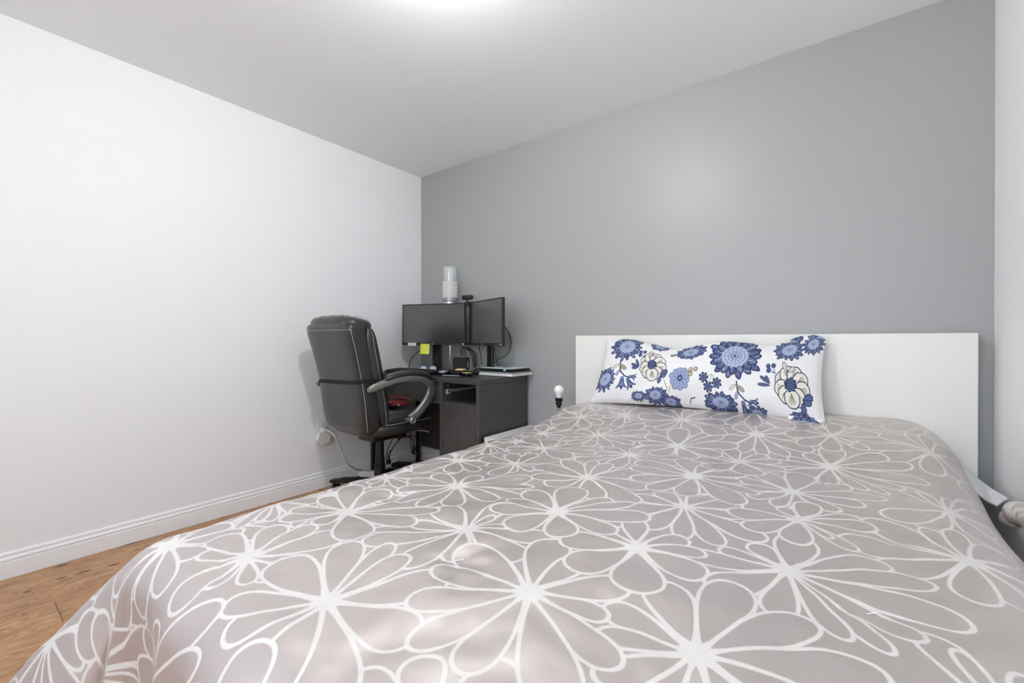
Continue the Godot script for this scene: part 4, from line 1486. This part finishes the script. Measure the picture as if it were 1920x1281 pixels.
func build_chair() -> void:
	var o := thing("office_chair", "black leather office chair with silver arms, pulled up to the desk", "office chair", Vector3(-2.275, 0, -1.645), 0.0)
	# backrest shell
	var secs := []
	for i in 45:
		var b := back_at(lerpf(0.430, 1.080, i / 44.0))
		secs.append([Vector3(0, b[0], b[3]), Vector3(b[1], 0, 0), Vector3(0, 0, b[2]), 4.5])
	var back := obj("backrest", MB.new().loft(secs, 40, 60.0), M.leather, o)
	# seams on the shell
	for s in [-1.0, 1.0]:
		for off in [0.30, 0.42]:
			var p := []
			for i in 40:
				p.append(on_back(lerpf(0.452, 1.03, i / 39.0), PI / 2 - s * (PI / 2 - off), 0.0012))
			obj("stitching", MB.new().tube(p, 0.0011, 5), M.thread if off > 0.35 else M.strap, back)
	var top := []
	for i in 24:
		top.append(on_back(1.028, lerpf(0.42, PI - 0.42, i / 23.0), 0.0012))
	obj("stitching", MB.new().tube(top, 0.0011, 5), M.thread, back)
	# front padding: pleated cushion, side bolsters, head roll
	var cush := []
	for i in 40:
		var k := i / 39.0
		var y := lerpf(0.50, 1.01, k)
		var b := back_at(y)
		var pl := 0.008 * absf(sin(k * PI * 6.0))
		cush.append([Vector3(0, y, b[3] - b[2] - 0.012), Vector3(b[1] * 0.80, 0, 0), Vector3(0, 0, 0.034 + pl - 0.02 * pow(absf(k * 2 - 1), 6.0)), 3.0])
	obj("back_cushion", MB.new().loft(cush, 28, 60.0), M.leather, o)
	for s in [-1.0, 1.0]:
		var bol := []
		for i in 30:
			var k := i / 29.0
			var y := lerpf(0.475, 1.035, k)
			var b := back_at(y)
			var r := 0.036 + 0.006 * sin(k * PI) - 0.018 * pow(absf(k * 2 - 1), 8.0)
			bol.append([Vector3(s * (b[1] - 0.028), y, b[3] - b[2] - 0.010), Vector3(0.034, 0, 0), Vector3(0, 0, r), 2.8])
		var bo := obj("side_bolster", MB.new().loft(bol, 18, 60.0), M.leather, o)
		var p2 := []
		for i in 30:
			var k := i / 29.0
			var y := lerpf(0.49, 1.02, k)
			var b := back_at(y)
			p2.append(Vector3(s * (b[1] + 0.0055), y, b[3] - b[2] - 0.012))
		obj("stitching", MB.new().tube(p2, 0.0011, 5), M.thread, bo)
	var head := MB.new()
	head.puff(Vector3(0, 1.048, 0.268), Vector3(0.222, 0.050, 0.094), 3.6, 40, 18, "head")
	var hr := obj("headrest", head, M.leather, o)
	for s in [-1.0, 1.0]:
		var st := []
		for i in 16:
			var a := lerpf(-0.1, PI + 0.1, i / 15.0)
			st.append(Vector3(s * 0.172, 1.050 + 0.054 * sin(a), 0.268 + 0.088 * cos(a)))
		obj("stitching", MB.new().tube(st, 0.0012, 5), M.thread, hr)
	# elastic strap round the back
	var rs := []
	for h in [-0.010, 0.010]:
		pass
	var ring_o := []
	for i in 48:
		var a := TAU * i / 48
		var q := on_back(0.735 + 0.012 * cos(a), a, 0.003)
		if sin(a) < 0.0:
			q.z -= 0.060 * sqrt(-sin(a))
		ring_o.append(q)
	for i in 48:
		var q: Vector3 = ring_o[i]
		var nx: Vector3 = (Vector3(q.x, 0, q.z - 0.2)).normalized() * 0.0022
		rs.append(PackedVector3Array([q + Vector3(0, 0.011, 0) + nx, q + Vector3(0, -0.011, 0) + nx, q + Vector3(0, -0.011, 0) - nx, q + Vector3(0, 0.011, 0) - nx]))
	obj("strap", MB.new().rings(rs, 30.0, true), M.strap, o)
	var st2 := curve([Vector3(0.10, 0.86, 0.135), Vector3(0.16, 0.79, 0.135), Vector3(0.215, 0.748, 0.150), Vector3(0.238, 0.735, 0.20)], 6)
	obj("strap_end", MB.new().tube(st2, 0.006, 8, Vector3(1, 0, 0), 0.4), M.strap, o)

	# seat
	obj("seat", MB.new().puff(Vector3(0, 0.512, -0.035), Vector3(0.245, 0.052, 0.235), 3.6, 40, 18, "seat"), M.leather, o)
	obj("seat_pan", MB.new().puff(Vector3(0, 0.452, -0.02), Vector3(0.235, 0.045, 0.235), 4.5, 36, 14), M.leather, o)
	var seam := []
	for i in 33:
		var a := lerpf(-0.5, PI + 0.5, i / 32.0) + PI
		seam.append(Vector3(0.247 * signf(cos(a)) * pow(absf(cos(a)), 0.5), 0.487 - 0.01 * maxf(0.0, -sin(a)), -0.033 + 0.237 * signf(sin(a)) * pow(absf(sin(a)), 0.5)))
	obj("stitching", MB.new().tube(seam, 0.0012, 5), M.thread, o)

	# arms
	for s in [-1.0, 1.0]:
		var pa := curve([Vector3(s * 0.262, 0.700, 0.262), Vector3(s * 0.272, 0.722, 0.205), Vector3(s * 0.285, 0.748, 0.10), Vector3(s * 0.292, 0.752, 0.0), Vector3(s * 0.292, 0.738, -0.095), Vector3(s * 0.290, 0.700, -0.155), Vector3(s * 0.285, 0.645, -0.160), Vector3(s * 0.280, 0.585, -0.120), Vector3(s * 0.274, 0.535, -0.065), Vector3(s * 0.268, 0.508, -0.015)], 6)
		var ls := []
		for i in pa.size():
			var k := float(i) / (pa.size() - 1)
			var dd: Vector3 = (pa[mini(i + 1, pa.size() - 1)] - pa[maxi(i - 1, 0)]).normalized()
			var across := dd.cross(Vector3(1, 0, 0)).normalized()
			var hgt := lerpf(0.021, 0.028, k) if k < 0.6 else 0.029 - 0.012 * (k - 0.6)
			if k < 0.06:
				hgt *= 0.55 + k * 7.5
			ls.append([pa[i], Vector3(0.0135, 0, 0), across * hgt, 3.2])
		var arm := obj("arm_frame", MB.new().loft(ls, 16, 50.0), M.satin_metal, o)
		var side := Basis(Vector3(0, 0, 1), -s * PI / 2)
		obj("bolt", MB.new().lathe([Vector2(0, 0), Vector2(0.008, 0), Vector2(0.0075, 0.003), Vector2(0, 0.004)], Transform3D(side, Vector3(s * 0.284, 0.720, 0.205)), 14), M.satin_metal, arm)
		obj("bolt", MB.new().lathe([Vector2(0, -0.05), Vector2(0.013, -0.05), Vector2(0.013, 0), Vector2(0.021, 0.001), Vector2(0.021, 0.016), Vector2(0.017, 0.020), Vector2(0.012, 0.020), Vector2(0.010, 0.017), Vector2(0, 0.017)], Transform3D(side, Vector3(s * 0.288, 0.502, -0.012)), 20, 30.0), M.satin_metal, arm)
		var pad := curve([Vector3(s * 0.280, 0.752, 0.175), Vector3(s * 0.287, 0.775, 0.10), Vector3(s * 0.294, 0.782, 0.0), Vector3(s * 0.294, 0.768, -0.10), Vector3(s * 0.292, 0.730, -0.168)], 7)
		var ps := []
		for i in pad.size():
			var k := float(i) / (pad.size() - 1)
			var dd: Vector3 = (pad[mini(i + 1, pad.size() - 1)] - pad[maxi(i - 1, 0)]).normalized()
			var e := pow(clampf(1.0 - pow(absf(k * 2.0 - 1.0), 5.0), 0.02, 1.0), 0.5)
			ps.append([pad[i], Vector3(0.030 * e, 0, 0), dd.cross(Vector3(1, 0, 0)).normalized() * 0.017 * e, 2.8])
		obj("arm_pad", MB.new().loft(ps, 16, 60.0), M.leather, o)

	# mechanism, gas column, star base
	obj("tilt_mechanism", MB.new().box(Vector3(0, 0.385, -0.02), Vector3(0.16, 0.05, 0.24), 0.008).box(Vector3(0.03, 0.372, -0.12), Vector3(0.09, 0.05, 0.07), 0.008), M.black, o)
	var lev := obj("lever", MB.new().tube(curve([Vector3(0.06, 0.385, -0.05), Vector3(0.16, 0.380, -0.075), Vector3(0.215, 0.372, -0.08), Vector3(0.222, 0.352, -0.08), Vector3(0.222, 0.330, -0.08)], 6), 0.0042, 8), M.black, o)
	obj("paddle", MB.new().puff(Vector3(0.222, 0.305, -0.08), Vector3(0.008, 0.026, 0.016), 2.4, 16, 10), M.black, lev)
	obj("tension_rod", MB.new().tube(curve([Vector3(0.10, 0.400, -0.12), Vector3(0.235, 0.415, -0.14), Vector3(0.29, 0.412, -0.145)], 5), 0.005, 8), M.satin_metal, o)
	obj("gas_column", MB.new().lathe([Vector2(0, 0.075), Vector2(0.034, 0.075), Vector2(0.034, 0.20), Vector2(0.030, 0.203), Vector2(0.030, 0.24), Vector2(0.027, 0.243), Vector2(0.024, 0.355), Vector2(0.014, 0.357), Vector2(0.014, 0.375), Vector2(0, 0.375)], Transform3D(), 24, 30.0), M.black, o)
	for k in 5:
		var a := atan2(0.145, -0.345) + TAU * k / 5.0
		var dr := Vector3(cos(a), 0, sin(a))
		var sd := Vector3(-sin(a), 0, cos(a))
		var leg := obj("base_leg", MB.new().loft([[dr * 0.02 + Vector3(0, 0.085, 0), sd * 0.030, Vector3(0, 0.020, 0), 3.5], [dr * 0.12 + Vector3(0, 0.088, 0), sd * 0.028, Vector3(0, 0.016, 0), 3.5], [dr * 0.26 + Vector3(0, 0.078, 0), sd * 0.026, Vector3(0, 0.013, 0), 3.5], [dr * 0.335 + Vector3(0, 0.068, 0), sd * 0.026, Vector3(0, 0.012, 0), 3.0], [dr * 0.352 + Vector3(0, 0.065, 0), sd * 0.018, Vector3(0, 0.009, 0), 2.5]], 18, 50.0), M.black, o)
		obj("foot_cap", MB.new().loft([[dr * 0.15 + Vector3(0, 0.103, 0), sd * 0.018, Vector3(0, 0.004, 0), 3.0], [dr * 0.27 + Vector3(0, 0.0895, 0), sd * 0.018, Vector3(0, 0.004, 0), 3.0]], 14, 50.0), M.dark_metal, leg)
		var cas := obj("caster", MB.new().lathe([Vector2(0, -0.022), Vector2(0.022, -0.022), Vector2(0.026, -0.018), Vector2(0.026, -0.004), Vector2(0.012, -0.003), Vector2(0.012, 0.003), Vector2(0.026, 0.004), Vector2(0.026, 0.018), Vector2(0.022, 0.022), Vector2(0, 0.022)], Transform3D(Basis(Vector3.UP, 0.6 + k) * Basis(Vector3(0, 0, 1), PI / 2), dr * 0.315 + Vector3(0, 0.0265, 0)), 18, 30.0), M.black, leg)
		cas.position = Vector3.ZERO

	# red bag strap left on the seat
	var y := 0.572
	var bag := thing("red_bag", "red lanyard bag lying on the black chair seat", "bag", Vector3(-2.275, 0, -1.645))
	obj("pouch", MB.new().puff(Vector3(0.06, y + 0.012, -0.03), Vector3(0.10, 0.010, 0.055), 3.2, 24, 10, "bag"), M.red, bag)
	obj("strap", MB.new().tube(curve([Vector3(-0.04, y + 0.026, 0.02), Vector3(0.05, y + 0.045, -0.06), Vector3(0.14, y + 0.03, -0.11), Vector3(0.17, y + 0.012, -0.05), Vector3(0.15, y + 0.012, 0.03)], 7), 0.006, 8), M.red, bag)
	obj("zip_pull", MB.new().lathe([Vector2(0, 0), Vector2(0.007, 0), Vector2(0.007, 0.003), Vector2(0, 0.003)], Transform3D(Basis(Vector3(0, 0, 1), -PI / 2), Vector3(0.182, y + 0.012, 0.0)), 12), M.chrome, bag)


# ---------------------------------------------------------------- cables, plug, power strip
func cable(label: String, pts: Array, r: float, m: Material, called := "cable") -> Node3D:
	var o := obj(called, MB.new().tube(curve(pts, 8), r, 8), m)
	tag(o, label, "cable")
	return o


func build_cables() -> void:
	# hexagonal smart plug, cord and power strip
	var pp := at(610, 822, 2.80)
	pp.x = WALL_L + 0.007
	var plug := thing("smart_plug", "white hexagonal smart plug in the wall outlet behind the office chair", "plug", pp)
	var hx := PackedVector2Array()
	for k in 6:
		hx.append(Vector2.from_angle(TAU * k / 6 + 0.25) * 0.047)
	obj("body", MB.new().extrude(hx, Transform3D(Basis(Vector3(0, 0, -1), Vector3(0, 1, 0), Vector3(1, 0, 0)), Vector3(0.002, 0, 0)), 0.034), M.white_plastic, plug)
	obj("cord_plug", MB.new().puff(Vector3(0.018, 0.052, 0.004), Vector3(0.018, 0.016, 0.018), 3.0, 16, 10), M.white_plastic, plug)
	cable("thick pale grey power cord hanging from the wall outlet to the floor", [pp + Vector3(0.03, 0.055, -0.004), at(625, 815, 2.77), at(638, 840, 2.79), at(650, 868, 2.83), at(666, 880, 2.90), at(677, 882, 2.98)], 0.0065, M.cord_grey)
	var sp := at(686, 880, 3.06)
	sp.y = 0.0
	var strip := thing("power_strip", "white power strip with a red switch on the floor by the desk leg", "power strip", sp, 0.55)
	obj("body", bx(Vector3(0.03, 0.022, 0), Vector3(0.27, 0.042, 0.055), 0.008), M.white_plastic, strip)
	obj("switch", bx(Vector3(-0.075, 0.045, 0.0), Vector3(0.022, 0.006, 0.018), 0.002), M.red, strip)
	for k in 4:
		obj("socket_face", bx(Vector3(-0.03 + k * 0.045, 0.0440, 0), Vector3(0.03, 0.002, 0.032), 0.001), M.cord_grey, strip)

	# power brick under the desk
	var bp := at(752, 868, 3.28)
	var brick := obj("power_adapter", bx(Vector3.ZERO, Vector3(0.15, 0.04, 0.06), 0.008), M.black)
	brick.position = Vector3(bp.x, 0.0205, bp.z)
	brick.rotation.y = 0.5
	tag(brick, "long black power adapter on the floor under the desk", "power adapter")

	# above the desk
	cable("thin black cable looping on the white wall behind the sticky note", [at(795, 655, 3.26), at(783, 660, 3.32), at(770, 675, 3.34), at(767, 690, 3.26)], 0.003, M.black)
	cable("black cable slanting down across the dark monitor's stand", [at(828, 653, 3.12), at(820, 668, 3.06), at(812, 684, 3.02)], 0.003, M.black)
	cable("black cable looping from the right edge of the grey monitor to the desk", [at(944, 610, 2.78), at(954, 625, 2.80), at(958, 645, 2.80), at(950, 665, 2.78), at(932, 676, 2.78), at(925, 684, 2.84)], 0.0032, M.black)
	cable("black cable crossing in front of the grey monitor's stand", [at(927, 652, 2.75), at(929, 668, 2.74), at(934, 686, 2.75)], 0.003, M.black)
	cable("black cable hanging below the middle of the grey monitor", [at(898, 650, 2.95), at(901, 665, 2.97), at(904, 684, 2.96)], 0.003, M.black)
	cable("black cable hanging between the grey monitor's middle and its stand", [at(914, 650, 2.88), at(917, 668, 2.90), at(917, 686, 2.90)], 0.003, M.black)
	for k in 4:
		var q := k * 3.0
		cable(["black cable rising in an arch from the docking box", "black cable bent over the docking box's right side", "thick black cable curling down right behind the docking box", "black cable dropping outermost behind the docking box"][k], [at(864 + q, 668, 3.04), at(864 + q * 1.2, 655 - k, 3.08), at(873 + q, 652 + k, 3.10), at(883 + q * 0.9, 664, 3.10), at(889 + q * 0.5, 690 - k, 3.03)], 0.0026 + 0.0004 * (k % 2), M.black)

	# below the desk
	cable("black cable running steeply from the chair seat's shadow to the power strip", [at(752, 790, 3.12), at(742, 812, 3.10), at(728, 840, 3.08), at(722, 862, 3.05)], 0.0032, M.black)
	cable("black cable hanging straight, parallel to the steep one, under the desk", [at(764, 790, 3.20), at(754, 815, 3.18), at(738, 838, 3.14), at(726, 856, 3.10), at(724, 872, 3.06)], 0.0032, M.black)
	cable("black cable falling in a long bow under the desk to the floor", [at(768, 795, 3.22), at(758, 812, 3.22), at(752, 822, 3.20), at(742, 832, 3.16), at(732, 850, 3.12), at(729, 872, 3.06)], 0.0028, M.black)
	cable("black cable with a right angled bend beside the desk's rear leg", [at(769, 795, 3.28), at(770, 825, 3.30), at(772, 848, 3.30), at(778, 852, 3.32), at(788, 846, 3.34)], 0.0030, M.black)
	cable("black cable arching level under the desk", [at(745, 822, 3.26), at(760, 819, 3.30), at(772, 818, 3.32), at(789, 824, 3.36)], 0.0032, M.black)
	cable("black cable curving to the floor beside the power adapter", [at(790, 848, 3.34), at(786, 858, 3.34), at(779, 863, 3.32), at(772, 866, 3.26)], 0.0030, M.black)
	cable("black cable sagging between seat and desk drawer", [at(771, 793, 3.04), at(776, 797, 3.06), at(783, 797, 3.08), at(788, 790, 3.10)], 0.0030, M.black)
	# plug tower standing on the power strip
	var ptp := at(729, 866, 3.02)
	var pt := thing("cord_plug", "black angled mains plug standing on the power strip by the chair column", "plug", ptp)
	obj("body", bx(Vector3.ZERO, Vector3(0.028, 0.034, 0.026), 0.006), M.black, pt)
	obj("strain_relief", MB.new().lathe([Vector2(0, 0.016), Vector2(0.008, 0.016), Vector2(0.0045, 0.045), Vector2(0, 0.045)], Transform3D(), 12), M.black, pt)
